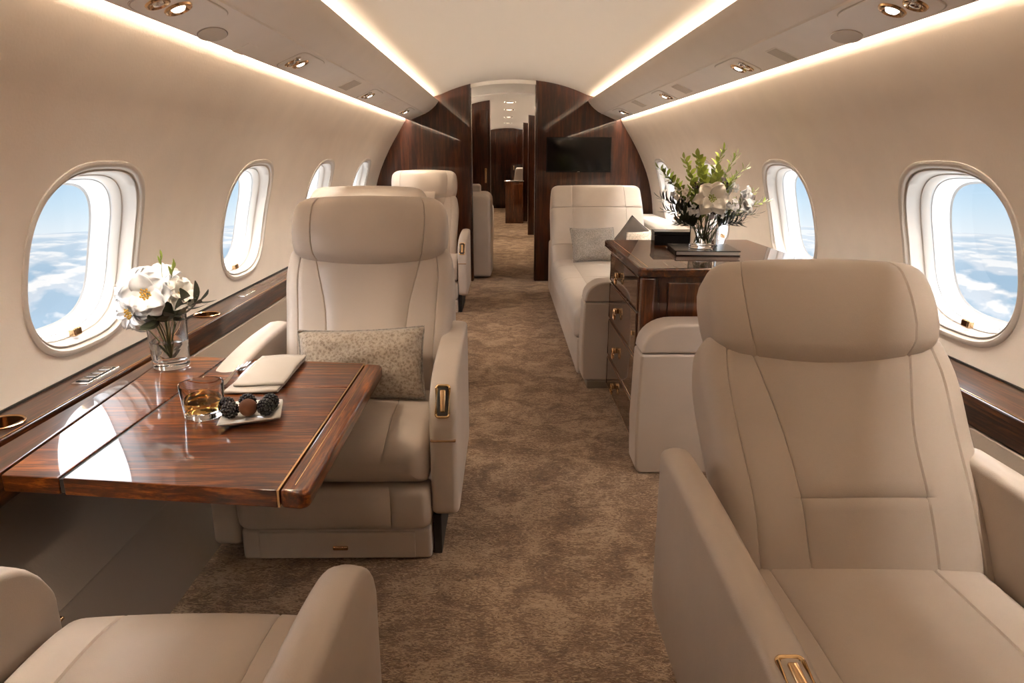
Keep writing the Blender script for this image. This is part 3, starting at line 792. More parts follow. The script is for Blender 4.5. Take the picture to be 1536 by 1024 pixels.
def sprig(name, label, base, tip, nleaf, L, W, mat, group=None, start=.35, bend=.03, cat='sprig', spread=55, stem=.0018, wid=True, lmat=None):
    b, e = Vector(base), Vector(tip)
    if group and 'cabinet' in group: b = b + Vector((random.uniform(-.035, .035), random.uniform(-.035, .035), -.02))
    t = thing(name, label, cat, b, 0, group)
    d = e-b
    out = Vector((d.x, d.y, 0)); 
    pts = []
    for i in range(11):
        u = i/10; pts.append(d*u + out*(u*u-u)*.5 + Vector((0, 0, bend*math.sin(PI*u))))
    tube('stem', pts, stem, M['stem'], t, 5, r1=stem*.5)
    mb = MB()
    for i in range(nleaf):
        u = start+(1-start)*i/(nleaf-1) if nleaf > 1 else 1
        k = min(9.99, u*10); k0 = int(k); p = pts[k0].lerp(pts[min(10, k0+1)], k-k0)
        tg = (pts[min(10, k0+1)]-pts[max(0, k0-1)] if k0 else pts[1]-pts[0]).normalized()
        az = i*2.4+random.uniform(-.4, .4)
        side = tg.cross(Vector((0, 0, 1)));
        if side.length < .1: side = Vector((1, 0, 0))
        side.normalize(); up = side.cross(tg)
        sp = R(spread) if i < nleaf-1 else .1
        dr = (tg*math.cos(sp) + (side*math.cos(az)+up*math.sin(az))*math.sin(sp)).normalized()
        sc = random.uniform(.8, 1.15)*(1-.35*(u-start)/(1.001-start))
        vs, fs = leafblade(L*sc, W*sc)
        zax = dr.cross(side if abs(dr.dot(side)) < .9 else up).normalized(); yax = zax.cross(dr)
        mt = Matrix((dr, yax, zax)).transposed()
        mb.add([p + mt @ v for v in vs], fs)
    o = mb.build('leaves', mat, t, 60, fix=False)
    return t
# left vase on the table
VL = Vector((-1.058, 2.085, .5805))
va = thing('glass_vase', 'clear glass vase of white flowers on the table by the left ledge', 'vase', VL)
lathe('glass', [(0, 0), (.050, 0), (.0535, .004), (.0600, .165), (.0595, .168), (.057, .167), (.0515, .026), (.048, .022), (0, .022)], M['glass'], va, 36, closed=False)
lathe('water', [(0, .0225), (.0478, .0225), (.0512, .027), (.0540, .085), (0, .085)], M['water'], va, 36, closed=False)
vb = (VL.x, VL.y, VL.z+.035)
fl = 'white blooms in the table vase'
bloom('white_flower', 'large open white bloom facing the aisle, front of the table vase', (-1.062, 2.00, .828), (.22, -1, .28), .075, vb, M['petal'], ((6, 1.0, .28), (5, .85, .62)), fl, pw=1.05)
bloom('white_flower', 'white bloom at the lower left of the table vase drooping over its side', (-1.125, 2.02, .768), (-.40, -.9, -.05), .070, vb, M['petal'], ((10, 1.0, .15), (8, .8, .5)), fl, pw=.5)
bloom('white_flower', 'white bloom at the upper left of the table vase bouquet near the window', (-1.128, 2.06, .832), (-.5, -.65, .5), .074, vb, M['petal'], ((8, 1.0, .2), (7, .85, .55)), fl, pw=.75)
bloom('white_flower', 'white bloom at the very top of the table vase bouquet', (-1.06, 2.075, .852), (.05, -.5, .85), .072, vb, M['petal'], ((8, 1.0, .25), (6, .85, .7)), fl, pw=.8)
bloom('white_flower', 'smaller creamy bloom on the right side of the table vase bouquet', (-.992, 2.06, .818), (.70, -.6, .40), .058, vb, M['cream_petal'], ((6, 1.0, .4), (5, .8, .9)), fl, pw=.9)
sprig('leafy_sprig', 'dark green leaf sprig reaching right out of the table vase', (VL.x, VL.y, VL.z+.04), (-.93, 2.05, .80), 9, .085, .036, M['leaf_dark'], start=.62, spread=40, group='dark leaf sprigs of the table vase')
sprig('leafy_sprig', 'dark leaf sprig hanging over the front rim of the table vase', (VL.x, VL.y, VL.z+.04), (-1.05, 2.0, .752), 8, .085, .042, M['leaf_dark'], start=.7, spread=60, group='dark leaf sprigs of the table vase')
sprig('leafy_sprig', 'short dark leaf sprig low on the right rim of the table vase', (VL.x, VL.y, VL.z+.04), (-.985, 2.02, .765), 8, .08, .042, M['leaf_dark'], start=.65, spread=50, group='dark leaf sprigs of the table vase')
sprig('bud_sprig', 'thin green bud standing up from the top of the table vase bouquet', (VL.x, VL.y, VL.z+.04), (-1.03, 2.05, .935), 3, .035, .009, M['leaf_bright'], start=.88, spread=15)
sprig('bud_sprig', 'green bud leaning right above the table vase bouquet', (VL.x, VL.y, VL.z+.04), (-.995, 2.05, .905), 4, .04, .012, M['leaf_bright'], start=.85, spread=20)

# ------------------------------------------------------------------ sideboard
ST = .80
sb = thing('sideboard', 'tall walnut drawer cabinet carrying the large bouquet', 'cabinet', (.91, 3.10, 0))
def sbx(x): return x-.91
def sby(y): return y-3.10
prism('cabinet_body', [(sbx(.556), .03), (sbx(1.085), .03), (sbx(1.27), .48), (sbx(1.27), .765), (sbx(.556), .765)], sby(2.70), sby(3.50), M['wood_sz'], sb, axis=1, bevel=.004)
prism('plinth', [(sbx(.575), 0), (sbx(1.075), 0), (sbx(1.085), .03), (sbx(.575), .03)], sby(2.72), sby(3.48), M['dark'], sb, axis=1)
def topp(x0, x1, y0, y1, c):
    return [(sbx(x0+c), sby(y0)), (sbx(x1), sby(y0)), (sbx(x1), sby(y1)), (sbx(x0), sby(y1)), (sbx(x0), sby(y0+c))]
prism('cabinet_top', topp(.528, 1.285, 2.652, 3.62, .03), .762, ST, M['wood_y'], sb, bevel=.008, seg=3)
prism('top_inlay', [(sbx(.565), sby(2.69)), (sbx(.568), sby(2.69)), (sbx(.568), sby(3.59)), (sbx(.565), sby(3.59))], ST-.0005, ST+.0006, M['gold'], sb)
rbox('corner_post', (sbx(.545), sby(2.672), .03), (sbx(.60), sby(2.73), .762), .012, M['wood_sz'], sb)
rbox('end_panel', (sbx(.655), sby(2.690), .06), (sbx(1.06), sby(2.702), .735), .003, M['wood_sz'], sb)
zz = [(.045, .205), (.212, .405), (.412, .60), (.607, .752)]
for (a, b) in zz:
    d = rbox('drawer', (sbx(.543), sby(2.745), a), (sbx(.56), sby(3.485), b), .004, M['wood_sz'], sb)
    tube('drawer_edge', [(sbx(.5425), sby(2.752), a+.006), (sbx(.5425), sby(2.752), b-.006), (sbx(.5425), sby(3.478), b-.006), (sbx(.5425), sby(3.478), a+.006)], .0018, M['bronze'], d, 5, True)
    zc = (a+b)/2
    hdl = rbox('drawer_handle', (sbx(.528), sby(3.195), zc-.012), (sbx(.545), sby(3.225), zc+.012), .005, M['gold'], d)
    ringp = [(sbx(.526), sby(3.21)+.022*math.cos(q), zc-.004+.026*math.sin(q)-.012) for q in [2*PI*i/16 for i in range(16)]]
    vs, fs = tube_geo(ringp, .0042, 6, True)
    mk('handle_ring', vs, fs, M['gold'], d)
rbox('drawer_lock', (sbx(.535), sby(2.80), .49), (sbx(.545), sby(2.815), .51), .003, M['gold'], sb)

bk = thing('coffee_table_book', 'dark flat book lying under the bouquet vase on the cabinet', 'book', (.905, 3.12, ST+.001), R(-5))
rbox('book_pages', (-.136, -.125, .004), (.134, .130, .018), .001, M['linen'], bk)
rbox('book_cover', (-.140, -.130, 0), (.140, .135, .004), .001, M['black'], bk)
rbox('book_cover', (-.140, -.130, .018), (.140, .135, .022), .001, M['black'], bk)
rbox('book_spine', (-.142, -.130, 0), (-.137, .135, .022), .002, M['black'], bk)
bx = thing('keepsake_box', 'small black lacquered box standing behind the book on the cabinet', 'box', (.845, 3.42, ST+.001), R(-4))
rbox('box_body', (-.105, -.06, 0), (.105, .06, .050), .003, M['black'], bx)
rbox('lid', (-.107, -.062, .0505), (.107, .062, .068), .003, M['black'], bx)

VR = Vector((.908, 3.125, ST+.0235))
vr = thing('glass_vase', 'wide clear glass vase with mixed bouquet standing on the dark book', 'vase', VR)
lathe('glass', [(0, 0), (.060, 0), (.063, .003), (.065, .152), (.0645, .155), (.0615, .154), (.0595, .014), (.057, .012), (0, .012)], M['smoke_glass'], vr, 36, closed=False)
lathe('water', [(0, .0125), (.0568, .0125), (.0592, .016), (.0600, .085), (0, .085)], M['still_water'], vr, 36, closed=False)
vb = (VR.x, VR.y, VR.z+.03)
bloom('lily', 'large cream lily facing out at the front of the cabinet bouquet', (VR.x-.01, VR.y-.11, 1.045), (-.05, -1, .30), .082, vb, M['cream_petal'], ((6, 1.0, .28), (4, .85, .62)), pw=.85, cmat=M['leaf_bright'])
bloom('white_flower', 'half open white bloom at the right of the cabinet bouquet', (VR.x+.135, VR.y-.05, 1.035), (.75, -.7, .1), .07, vb, M['petal'], ((5, 1.0, .8), (4, .8, 1.1)), pw=.95)
def cluster(label, pos, n, r, mat, rr=.0145, cat='flower', name='blossom_cluster', grp=None):
    t = thing(name, label, cat, pos, 0, grp); mb = MB()
    for i in range(n):
        a = random.uniform(0, 6.28); ph = math.acos(random.uniform(-.6, 1)); q = r*random.uniform(.55, 1)
        c = Vector((q*math.sin(ph)*math.cos(a), q*math.sin(ph)*math.sin(a), q*math.cos(ph)))
        dd = (c+Vector((0, -.02, 0))).normalized(); mt = orient(dd)
        for k in range(5):
            v, f = petal_geo(rr, rr*.9, .6, .45, 2*PI*k/5, n=2, ruffle=0); mb.add([c + mt @ x for x in v], f)
    mb.build('blossoms', mat, t, 60, fix=False)
    p = Vector(pos); v = Vector(vb); tube('stem', [Vector((0, 0, -.3*r)), (v-p)*.35+Vector((0, 0, .0)), v-p], .002, M['stem'], t, 5)
    return t
wg = 'white blossom clusters of the cabinet bouquet'
cluster('white blossom cluster hanging below the lily at the vase rim', (VR.x+.03, VR.y-.075, .975), 12, .035, M['petal'], grp=wg)
cluster('white blossom cluster low on the left of the lily', (VR.x-.075, VR.y-.06, .985), 11, .033, M['petal'], grp=wg)
cluster('white blossom cluster between the lily and the half open bloom', (VR.x+.085, VR.y-.08, 1.01), 14, .035, M['petal'], grp=wg)
cluster('white blossom cluster up at the right above the half open bloom', (VR.x+.105, VR.y-.02, 1.09), 12, .036, M['petal'], grp=wg)
cluster('white blossom cluster at the top center of the cabinet bouquet', (VR.x+.035, VR.y, 1.155), 12, .036, M['petal'], grp=wg)
cluster('white blossom cluster far left among the green sprigs of the bouquet', (VR.x-.165, VR.y-.02, 1.085), 12, .042, M['petal'], grp=wg)
cluster('pale blossom cluster left of the lily in the cabinet bouquet', (VR.x-.12, VR.y-.03, 1.055), 14, .042, M['cream_petal'], grp=wg)
cluster('dark brown blossom cluster above the lily in the cabinet bouquet', (VR.x+.05, VR.y-.05, 1.105), 26, .036, M['plum'], .010, name='dark_blossom')
cluster('small dark blossom cluster above left of the lily', (VR.x-.055, VR.y-.04, 1.10), 16, .028, M['plum'], .010, name='dark_blossom')
cluster('dark blossom mass under the lily over the vase mouth', (VR.x-.005, VR.y-.03, .995), 30, .045, M['plum'], .012, name='dark_blossom')
bs = (VR.x, VR.y, VR.z+.04)
gr_ = 'bright green sprigs of the cabinet bouquet'
for (dx, dz, nl, lb) in ((-.235, 1.175, 11, 'bright green sprig reaching farthest up left from the cabinet bouquet'), (-.19, 1.135, 10, 'bright green sprig fanning left below the topmost left sprig'), (-.125, 1.215, 9, 'thin green sprig standing left of the pale window edge'), (-.075, 1.225, 10, 'green sprig rising just left of the bouquet centre'),
                     (.045, 1.25, 11, 'tallest thin green sprig at the bouquet centre'), (.02, 1.16, 8, 'short green sprig among white blossoms at the bouquet centre'), (.11, 1.23, 12, 'broad leaved green sprig right of the bouquet centre'), (.155, 1.175, 11, 'bright green sprig leaning right above the half open bloom'), (.09, 1.13, 9, 'green sprig tucked beside the dark blossoms'),
                     (.205, 1.075, 9, 'bright green sprig pointing right beside the half open bloom'), (.265, 1.03, 6, 'lowest green sprig trailing far right of the bouquet'), (-.05, 1.02, 6, 'low green leaves just left under the lily'), (.06, .985, 6, 'low green leaves under the right side of the lily')):
    sprig('green_sprig', lb, bs, (VR.x+dx, VR.y-.02-.05*random.random()*(1 if abs(dx) > .1 else 1.6), dz), int(nl*2.8), .046, .029, M['leaf_bright'], gr_, start=.42, spread=46)
dg = 'dark leaf sprays of the cabinet bouquet'
for (dx, dy, dz, lb) in ((-.21, -.03, 1.045, 'dark leaf spray pointing left, uppermost of the left sprays'), (-.20, -.08, .995, 'dark leaf spray pointing left in the middle of the left sprays'), (-.15, -.10, .945, 'dark leaf spray drooping low left over the vase'), (-.13, -.02, 1.02, 'short dark leaf spray close to the lily on the left'),
                         (.17, -.06, .985, 'dark leaf spray pointing right under the half open bloom'), (.22, -.02, .975, 'long dark leaf spray reaching right toward the wall'), (.13, -.11, .945, 'dark leaf spray drooping low right over the vase'), (.25, .02, 1.02, 'thin brown leaf spray at the far right of the bouquet')):
    sprig('dark_leaf_spray', lb, bs, (VR.x+dx, VR.y+dy, dz), 34, .064, .020, M['leaf_brown'] if dx > .2 else M['leaf_dark'], dg, start=.45, spread=42)

# ------------------------------------------------------------------ upholstered end piece beside the cabinet
def end_block(parent_mat, x0, x1, y0, y1, zt, t, zb=.03):
    """rounded upholstered pier: outline in XZ, extruded along Y"""
    w = x1-x0; r = .13; cut = zt-.115
    def prof(lo, hi):
        pts = []
        xl = lambda z: x0 - .004 + .012*max(0, (z-.1))/.5
        if lo < cut: pts += [(x0+.022, lo), (x0+.004, lo+.02)] + [(xl(z), z) for z in (.2, .35, .45)] + [(xl(hi), hi), (x1, hi), (x1, lo)]
        else:
            pts += [(xl(lo), lo)]
            for i in range(9):
                an = PI - PI/2*i/8; pts.append((x0+.010+r+r*math.cos(an), hi-.105+.105*math.sin(an)))
            pts += [(x1, hi), (x1, lo)]
        return pts
    ox, oy = t.location.x, t.location.y
    for nme, lo, hi in (('side_panel', zb, cut-.002), ('top_pad', cut, zt)):
        vs, fs = prism_geo([(x-ox, z) for x, z in prof(lo, hi)], y0-oy, y1-oy, 1, .012, 3); wn(mk(nme, vs, fs, parent_mat, t, 40))
t = thing('upholstered_end_panel', 'low cream leather end panel with padded top between near seat and cabinet', 'end panel', (.75, 2.56, 0))
end_block(M['leather'], .512, 1.03, 2.49, 2.64, .612, t, .0)

# ------------------------------------------------------------------ sofa
sf = thing('sofa', 'long cream leather sofa on the right against the bulkhead', 'sofa', (.75, 5.0, 0))
def S(p): return (p[0]-.75, p[1]-5.0, p[2])
rbox('sofa_base', S((.405, 3.70, .03)), S((1.09, 6.2, .24)), .015, M['leather'], sf)
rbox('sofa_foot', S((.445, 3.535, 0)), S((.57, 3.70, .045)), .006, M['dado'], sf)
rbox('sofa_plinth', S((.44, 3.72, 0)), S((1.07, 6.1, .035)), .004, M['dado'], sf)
sm = Matrix.Translation((0, 0, 0))
loft('seat_cushion', [dict(p=(y-5.0, .325), hw=.375, nf=.092, nb=.09, rf=.06, rb=.03, crown=.012, seams=(-.72,)) for y in (3.69, 4.3, 5.0, 5.75)], M['leather_light'], sf, re0=.05, re1=.04, x0=.762-.75, grooves=(.47, .74), gd=.008)
rc = R(34); uy, uz = math.sin(rc), math.cos(rc)
def sbk(l, n=.10): return (5.50-5.0+uy*l+uz*n, .40+uz*l-uy*n)
loft('backrest', [dict(p=sbk(l), hw=w, nf=nf, nb=.10, rf=.05, rb=.05, crown=.008, seams=(-.62, .70)) for l, w, nf in ((-.04, .375, .085), (.1, .388, .10), (.45, .388, .102), (.56, .386, .10), (.74, .375, .09))], M['leather_light'], sf, re0=.03, re1=.05, x0=.772-.75, grooves=(.26, .70), gd=.008)
rbox('back_support', S((.40, 5.95, .03)), S((1.09, 6.28, .50)), .03, M['leather'], sf)
loft('side_bolster', [dict(p=(y-5.0, .50), hw=.055, nf=zt-.50, nb=.16, rf=.05, rb=.02) for y, zt in ((3.75, .60), (4.4, .61), (5.2, .63), (5.9, .66))], M['leather_light'], sf, re0=.05, re1=.05, x0=1.165-.75)
class _L: pass
end_holder = bpy.data.objects.new('sofa_arm', None); C.objects.link(end_holder); end_holder.parent = sf; end_holder.location = (.72-.75, 3.62-5.0, 0)
tmp = _L(); tmp.location = Vector((.72, 3.62, 0))
def sofa_arm():
    x0, x1, y0, y1, zt = .412, 1.03, 3.535, 3.69, .588
    def geo(lo, hi, top):
        xl = lambda z: x0 - .004 + .014*max(0, (z-.1))/.5
        if not top: pts = [(x0+.022, lo), (x0+.004, lo+.02)] + [(xl(z), z) for z in (.2, .35, .45)] + [(xl(hi), hi), (x1, hi), (x1, lo)]
        else:
            pts = [(xl(lo), lo)] + [(x0+.012+.11+.11*math.cos(PI-PI/2*i/8), hi-.09+.09*math.sin(PI-PI/2*i/8)) for i in range(9)] + [(x1, hi), (x1, lo)]
        return prism_geo([(x-.72, z) for x, z in pts], y0-3.62, y1-3.62, 1, .012, 3)
    for nme, lo, hi, tp in (('arm_panel', .045, .478, False), ('arm_pad', .48, zt, True)):
        vs, fs = geo(lo, hi, tp); wn(mk(nme, vs, fs, M['leather'], end_holder, 40))
sofa_arm()
# upholstered wall shelf beside the sofa
wl = thing('wall_armrest', 'long pale upholstered armrest running along the wall beside the sofa', 'armrest', (1.34, 5.0, 0))
prism('armrest_pad', [(1.235-1.34, .60), (1.235-1.34, .665), (1.25-1.34, .685), (1.28-1.34, .69), (1.40-1.34, .69), (1.44-1.34, .69), (1.44-1.34, .60)], 3.72-5.0, 6.72-5.0, M['leather_light'], wl, axis=1, bevel=.008)
prism('armrest_skirt', [(1.262-1.34, .585), (1.262-1.34, .60), (1.43-1.34, .60), (1.43-1.34, .585)], 3.74-5.0, 6.70-5.0, M['leather'], wl, axis=1)
pillow('throw_pillow', 'grey woven throw pillow leaning on the sofa back', .36, .29, .06, M['grey_fab'], (.715, 5.36, .425), (R(-30), 0, R(8)))
pillow('throw_pillow', 'dark taupe throw pillow tucked behind the grey pillow on the sofa', .34, .34, .055, M['dark_fab'], (.955, 5.46, .425), (R(-28), R(38), R(-10)))
pillow('throw_pillow', 'cream patterned throw pillow at the wall side of the sofa', .34, .28, .06, M['cream_fab'], (1.035, 5.10, .43), (R(-25), R(-8), R(-38)))

# ------------------------------------------------------------------ television
tv = thing('television', 'black flat television mounted on the right dark wood bulkhead', 'television', (.722, YB, 1.245))
rbox('tv_frame', (-.318, -.022, -.166), (.318, -.002, .166), .004, M['black'], tv)
rbox('screen', (-.311, -.026, -.154), (.311, -.021, .160), .001, M['screen'], tv)
rbox('indicator_light', (-.012, -.025, -.162), (.012, -.021, -.159), .0005, M['chrome'], tv)

# ------------------------------------------------------------------ overhead fixtures
def binframe(side, rel, y):
    a = Vector((side*(1.0-.848), 0, 1.562-1.6262)).normalized()      # across, toward the wall
    z = 1.6262 + (rel-.848)*(1.562-1.6262)/(1.0-.848)
    yv = Vector((0, 1, 0)); n = a.cross(yv)
    if n.z > 0: n = -n
    yv = n.cross(a)
    m = Matrix((a, yv, n)).transposed().to_4x4(); m.translation = Vector((XC+side*rel, y, z)); return m
def lamp_unit(side, y0, y1, label, big, sides):
    yc = (y0+y1)/2; ln = (y1-y0)/2; s = ln/.19
    mtx = binframe(side, .925, yc); t = thing('reading_light_panel', label, 'reading light', mtx=mtx, group='overhead reading light panels')
    sg = 1 if mtx.to_3x3() @ Vector((0, 1, 0)) @ Vector((0, 1, 0)) > 0 else -1
    w = .066
    pl_ = prism('light_panel', [(math.copysign(abs(math.cos(a))**.35, math.cos(a))*w, math.copysign(abs(math.sin(a))**.35, math.sin(a))*ln) for a in [2*PI*i/40 for i in range(40)]], -.001, .004, M['bin'], t, bevel=.0015)
    prism('panel_shadow_gap', [(math.copysign(abs(math.cos(a))**.35, math.cos(a))*(w+.003), math.copysign(abs(math.sin(a))**.35, math.sin(a))*(ln+.004)) for a in [2*PI*i/40 for i in range(40)]], -.0005, .0012, M['grille'], t)
    for (px, py, r, mm) in ((.0, -.15*ln*1, .030, 'lens'), (.012, -.62*ln, .026, 'silver')):
        py *= sg
        f = lathe('lamp_housing', [(r*1.25, .003), (r*1.15, .009), (r, .010), (r*.82, .006), (r*.6, .0035), (.0005, .003)], M['bronze'], t, 24, px, py, False)
        lathe('lamp_lens', [(r*.62, .0045), (r*.5, .0095), (r*.2, .0115), (.0003, .012)], M['lens'] if mm == 'lens' else M['silver'], f, 20, px, py, False)
    lathe('air_nozzle', [(.017, .003), (.016, .010), (.010, .011), (.006, .006), (.0004, .005)], M['chrome'], t, 20, -.02, -.78*ln*sg, False)
    # the lamp's beam
    ld = bpy.data.lights.new('reading_beam', 'SPOT'); ld.energy = SPOT_E; ld.color = (1, .84, .64); ld.spot_size = R(64); ld.spot_blend = .8; ld.shadow_soft_size = .03
    lo = bpy.data.objects.new('reading_beam', ld); C.objects.link(lo)
    p = mtx @ Vector((0, -.15*ln*sg, .03)); lo.location = p
    tgt = Vector((XC+side*.30, p.y+.05, 0)); lo.rotation_euler = (tgt-p).to_track_quat('-Z', 'Y').to_euler()
SPOT_E = 15
un = ['nearest', 'second', 'third', 'farthest']
for i, (a, b) in enumerate(((1.77, 2.14), (2.87, 3.21), (4.37, 4.68), (5.93, 6.29))):
    lamp_unit(-1, a, b, '%s reading light panel in the left overhead trim above the %s' % (un[i], ('first window', 'second window', 'third window', 'far seat')[i]), i == 0, None)
for i, (a, b) in enumerate(((1.77, 2.14), (3.0, 3.32), (4.43, 4.69), (5.95, 6.36))):
    lamp_unit(1, a, b, '%s reading light panel in the right overhead trim above the %s' % (un[i], ('near seat', 'bouquet', 'sofa seat', 'sofa back')[i]), i == 0, None)
def oval(side, y, label):
    t = thing('ceiling_speaker', label, 'speaker', mtx=binframe(side, .962, y))
    pts = [(.036*math.cos(a), .075*math.sin(a)) for a in [2*PI*i/40 for i in range(40)]]
    prism('speaker_rim', [(x*1.07, y_*1.05) for x, y_ in pts], -.001, .002, M['chrome'], t)
    prism('speaker_grille', pts, .0, .0032, M['grille'], t)
oval(-1, 2.23, 'oval speaker grille in the left overhead trim'); oval(1, 2.25, 'oval speaker grille in the right overhead trim')
def vent(side, y0, y1, rel, label, w=.052, name='ceiling_vent', sl=True):
    t = thing(name, label, 'vent', mtx=binframe(side, rel, (y0+y1)/2)); h = (y1-y0)*.30+.012
    rbox('vent_frame', (-w, -h, -.001), (w, h, .002), .001, M['bin'], t)
    if sl: rbox('vent_grille', (-w+.005, -h+.006, .0), (w-.005, h-.006, .0032), .001, M['grille'], t)
vent(-1, 2.46, 2.56, .968, 'faint flat hatch beside the left oval speaker', .032, 'access_hatch', False)
vent(-1, 3.78, 4.06, .918, 'rectangular vent in the left overhead trim')
vent(-1, 4.98, 5.30, .915, 'faint flat hatch far along the left overhead trim', .04, 'access_hatch', False)
vent(1, 2.64, 2.77, .945, 'nearest rectangular vent in the right overhead trim')
vent(1, 3.99, 4.21, .922, 'middle rectangular vent in the right overhead trim')
vent(1, 5.18, 5.42, .905, 'farthest rectangular vent in the right overhead trim')

# ------------------------------------------------------------------ beyond the bulkhead
t = thing('corridor_seat', 'beige seat end just through the doorway on the left', 'seat', (-.45, 7.25, 0))
loft('seat_side', [dict(p=(-.22, .42), hw=.30, nf=.44, nb=.40, rf=.08, rb=.02), dict(p=(.0, .42), hw=.31, nf=.46, nb=.40, rf=.08, rb=.02), dict(p=(.3, .42), hw=.32, nf=.45, nb=.40, rf=.08, rb=.02)], M['leather'], t, re0=.03, re1=.04)
loft('headrest', [dict(p=(-.02, .90), hw=.2, nf=.05, nb=.04), dict(p=(.2, .90), hw=.2, nf=.05, nb=.04)], M['leather'], t)
t = thing('corridor_seat', 'farther beige seat arm down the corridor on the left', 'seat', (-.42, 10.4, 0))
loft('seat_side', [dict(p=(-.5, .36), hw=.25, nf=.16, nb=.355, rf=.06), dict(p=(.3, .36), hw=.25, nf=.18, nb=.355, rf=.06)], M['leather'], t, re0=.08, re1=.04)
loft('backrest', [dict(p=(.2, .36), hw=.23, nf=.10, nb=.06), dict(p=(.32, .95), hw=.20, nf=.10, nb=.06)], M['leather'], t)
t = thing('credenza', 'dark wood credenza at the far end of the corridor', 'cabinet', (.25, 13.3, 0))
rbox('cabinet_body', (-.24, -.1, .0), (.10, .25, .78), .01, M['wood_sz'], t)
rbox('cabinet_door', (-.10, -.112, .03), (.09, -.098, .74), .006, M['wood_sz'], t)
rbox('cabinet_top', (-.255, -.115, .78), (.11, .26, .80), .005, M['silver'], t)
t = thing('corridor_seat', 'pale headrest peeking over the far credenza', 'seat', (.42, 14.2, 0))
loft('backrest', [dict(p=(0, .05), hw=.25, nf=.06, nb=.06), dict(p=(.05, .6), hw=.25, nf=.06, nb=.06), dict(p=(.1, 1.02), hw=.2, nf=.06, nb=.06)], M['leather_light'], t, re1=.05)
dh = rbox('door_lever', (-.247, 8.725, .91), (-.223, 8.736, 1.09), .004, M['gold'], dpan)
rbox('lever_grip', (-.243, 8.711, .95), (-.227, 8.726, 1.05), .005, M['gold'], dpan)
for i, y in enumerate((9.2, 10.6, 12.5, 14.7)):
    z = crv(CP, -.02)-.03
    t = thing('ceiling_downlight', ('first', 'second', 'third', 'fourth')[i]+' round downlight along the corridor ceiling', 'downlight', (.07, y, z), 0, 'corridor downlights')
    lathe('downlight_rim', [(.075, -.001), (.07, -.012), (.055, -.012)], M['chrome'], t, 24, closed=False)
    lathe('downlight_lens', [(.056, -.008), (.0005, -.009)], M['down'], t, 24, closed=False)
    ld = bpy.data.lights.new('corridor_beam', 'SPOT'); ld.energy = 70; ld.color = (1, .86, .68); ld.spot_size = R(85); ld.spot_blend = .5; ld.shadow_soft_size = .05
    lo = bpy.data.objects.new('corridor_beam', ld); C.objects.link(lo); lo.location = (.07, y, z-.03)

# ------------------------------------------------------------------ sky and clouds seen through the windows
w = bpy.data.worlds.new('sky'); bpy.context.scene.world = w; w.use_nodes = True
nt = w.node_tree; nt.nodes.clear()
L = nt.links.new
tc = N(nt, 'ShaderNodeTexCoord'); sx = N(nt, 'ShaderNodeSeparateXYZ'); L(tc.outputs['Generated'], sx.inputs[0])
def mth(op, a, b=None, c=None, clamp=False):
    n = N(nt, 'ShaderNodeMath', operation=op); n.use_clamp = clamp
    for i, x in enumerate((a, b, c)):
        if x is None: continue
        if isinstance(x, (int, float)): n.inputs[i].default_value = x
        else: L(x, n.inputs[i])
    return n.outputs[0]
dep = mth('SUBTRACT', mth('MULTIPLY', sx.outputs['Z'], -1), .088)         # depression under the cloud horizon
dm = mth('MAXIMUM', dep, .006)
az = mth('SUBTRACT', mth('ARCTAN2', mth('ABSOLUTE', sx.outputs['X']), sx.outputs['Y']), .52)
dq = mth('ADD', mth('MAXIMUM', dep, 0), .016)
cx_ = mth('MULTIPLY', az, 10.0); cy_ = mth('MULTIPLY', mth('LOGARITHM', dq, 2.71828), 1.7)
cmb = N(nt, 'ShaderNodeCombineXYZ'); L(cx_, cmb.inputs[0]); L(cy_, cmb.inputs[1])
vt = N(nt, 'ShaderNodeVectorMath', operation='ADD'); vt.inputs[1].default_value = (0, -.10, 0); L(cmb.outputs[0], vt.inputs[0])
def cloudf(vec):
    n1 = N(nt, 'ShaderNodeTexNoise', i_Scale=1.7, i_Detail=8, i_Roughness=.47, i_Distortion=.1); L(vec, n1.inputs['Vector'])
    n2 = N(nt, 'ShaderNodeTexVoronoi', i_Scale=3.6, i_Randomness=1.0); n2.feature = 'SMOOTH_F1'; L(vec, n2.inputs['Vector'])
    return mth('SUBTRACT', n1.outputs['Fac'], mth('MULTIPLY', mth('SUBTRACT', n2.outputs['Distance'], .4), .28))
cov = cloudf(cmb.outputs[0]); cov2 = cloudf(vt.outputs[0])
cr = ramp(nt, [(.40, (0, 0, 0)), (.49, (1, 1, 1))]); L(cov, cr.inputs['Fac'])
shd = mth('ADD', mth('MULTIPLY', mth('SUBTRACT', cov, cov2), 1.6), mth('MULTIPLY', mth('SUBTRACT', cov, .45), .35))
ccol = ramp(nt, [(0.0, (.66, .74, .83)), (.10, (.97, .97, .97))]); L(shd, ccol.inputs['Fac'])
mix = N(nt, 'ShaderNodeMix', data_type='RGBA'); L(cr.outputs['Color'], mix.inputs['Factor'])
mix.inputs['A'].default_value = (.40, .565, .73, 1); L(ccol.outputs['Color'], mix.inputs['B'])
hz = ramp(nt, [(0.0, (1, 1, 1)), (.05, (0, 0, 0))]); L(dep, hz.inputs['Fac'])          # haze toward the horizon
mix2 = N(nt, 'ShaderNodeMix', data_type='RGBA'); L(mth('MULTIPLY', hz.outputs['Color'], .55), mix2.inputs['Factor'])
L(mix.outputs['Result'], mix2.inputs['A']); mix2.inputs['B'].default_value = (.74, .83, .91, 1)
el = mth('ADD', sx.outputs['Z'], .088)
skyr = ramp(nt, [(0, (.78, .87, .94)), (.03, (.62, .79, .92)), (.08, (.42, .65, .88)), (.16, (.66, .80, .93)), (.3, (.90, .94, 1.0))]); L(el, skyr.inputs['Fac'])
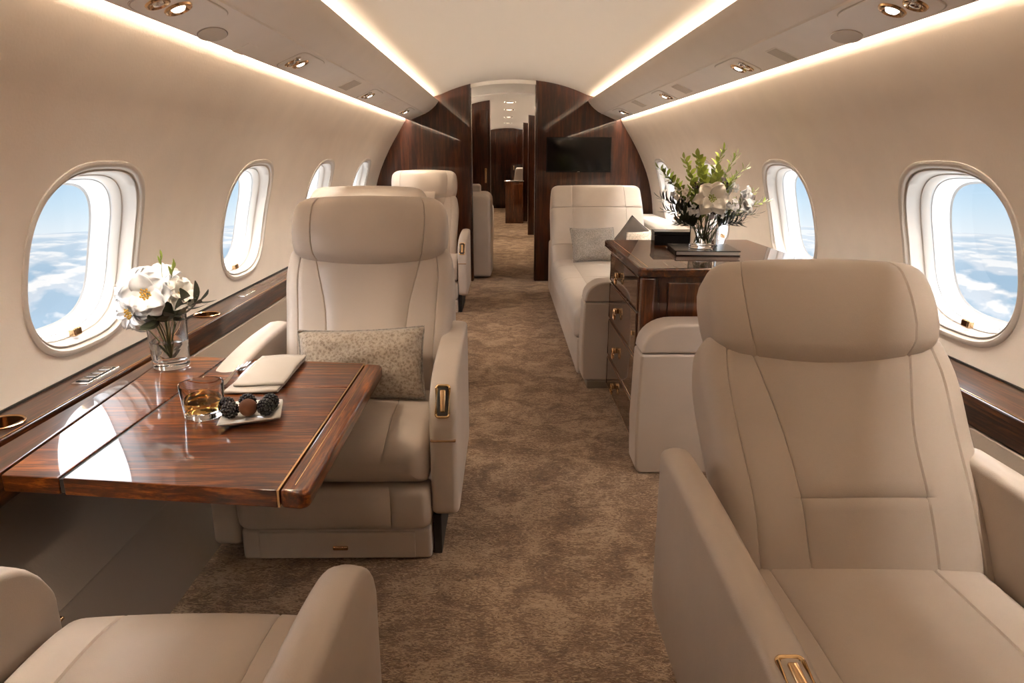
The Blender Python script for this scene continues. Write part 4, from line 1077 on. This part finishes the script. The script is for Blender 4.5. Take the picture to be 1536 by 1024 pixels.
isky = mth('GREATER_THAN', el, 0)
mix3 = N(nt, 'ShaderNodeMix', data_type='RGBA'); L(isky, mix3.inputs['Factor']); L(mix2.outputs['Result'], mix3.inputs['A']); L(skyr.outputs['Color'], mix3.inputs['B'])
st = ramp(nt, [(0.0, (.95,)*3), (.12, (.95,)*3), (.30, (2.0,)*3)]); L(el, st.inputs['Fac'])
SKY_HI = 7.5; SKY_LO = 12.0        # brighter high sky, and out-of-view glow below added to light ceiling and panels
stm = N(nt, 'ShaderNodeMapRange'); L(el, stm.inputs['Value']); stm.inputs['From Min'].default_value = .11; stm.inputs['From Max'].default_value = .32
stm.inputs['To Min'].default_value = .83; stm.inputs['To Max'].default_value = SKY_HI
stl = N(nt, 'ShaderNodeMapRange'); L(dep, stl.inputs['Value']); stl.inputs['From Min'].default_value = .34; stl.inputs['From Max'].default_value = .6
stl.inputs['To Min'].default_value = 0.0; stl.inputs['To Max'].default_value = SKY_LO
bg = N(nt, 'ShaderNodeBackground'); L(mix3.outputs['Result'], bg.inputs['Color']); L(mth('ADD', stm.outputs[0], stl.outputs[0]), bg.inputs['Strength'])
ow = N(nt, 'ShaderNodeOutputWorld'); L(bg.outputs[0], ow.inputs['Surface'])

# ------------------------------------------------------------------ camera and view
cam = bpy.data.cameras.new('camera'); co = bpy.data.objects.new('camera', cam); C.objects.link(co)
cam.sensor_width = 36; cam.lens = 36*1024/1536; cam.clip_start = .02
TH = math.atan2(512-236, 1024); YW = math.atan2(11*math.cos(TH), 1024)
co.location = (0, 0, 1.22); co.rotation_euler = (PI/2-TH, 0, -YW)
sc = bpy.context.scene; sc.camera = co
sc.view_settings.view_transform = 'Standard'; sc.view_settings.look = 'None'; sc.view_settings.gamma = 1
sc.view_settings.use_curve_mapping = False; sc.view_settings.exposure = 0.36
sc.cycles.use_denoising = True
sc.cycles.max_bounces = 10; sc.cycles.diffuse_bounces = 5; sc.cycles.glossy_bounces = 5; sc.cycles.transmission_bounces = 10
sc.cycles.sample_clamp_indirect = 6
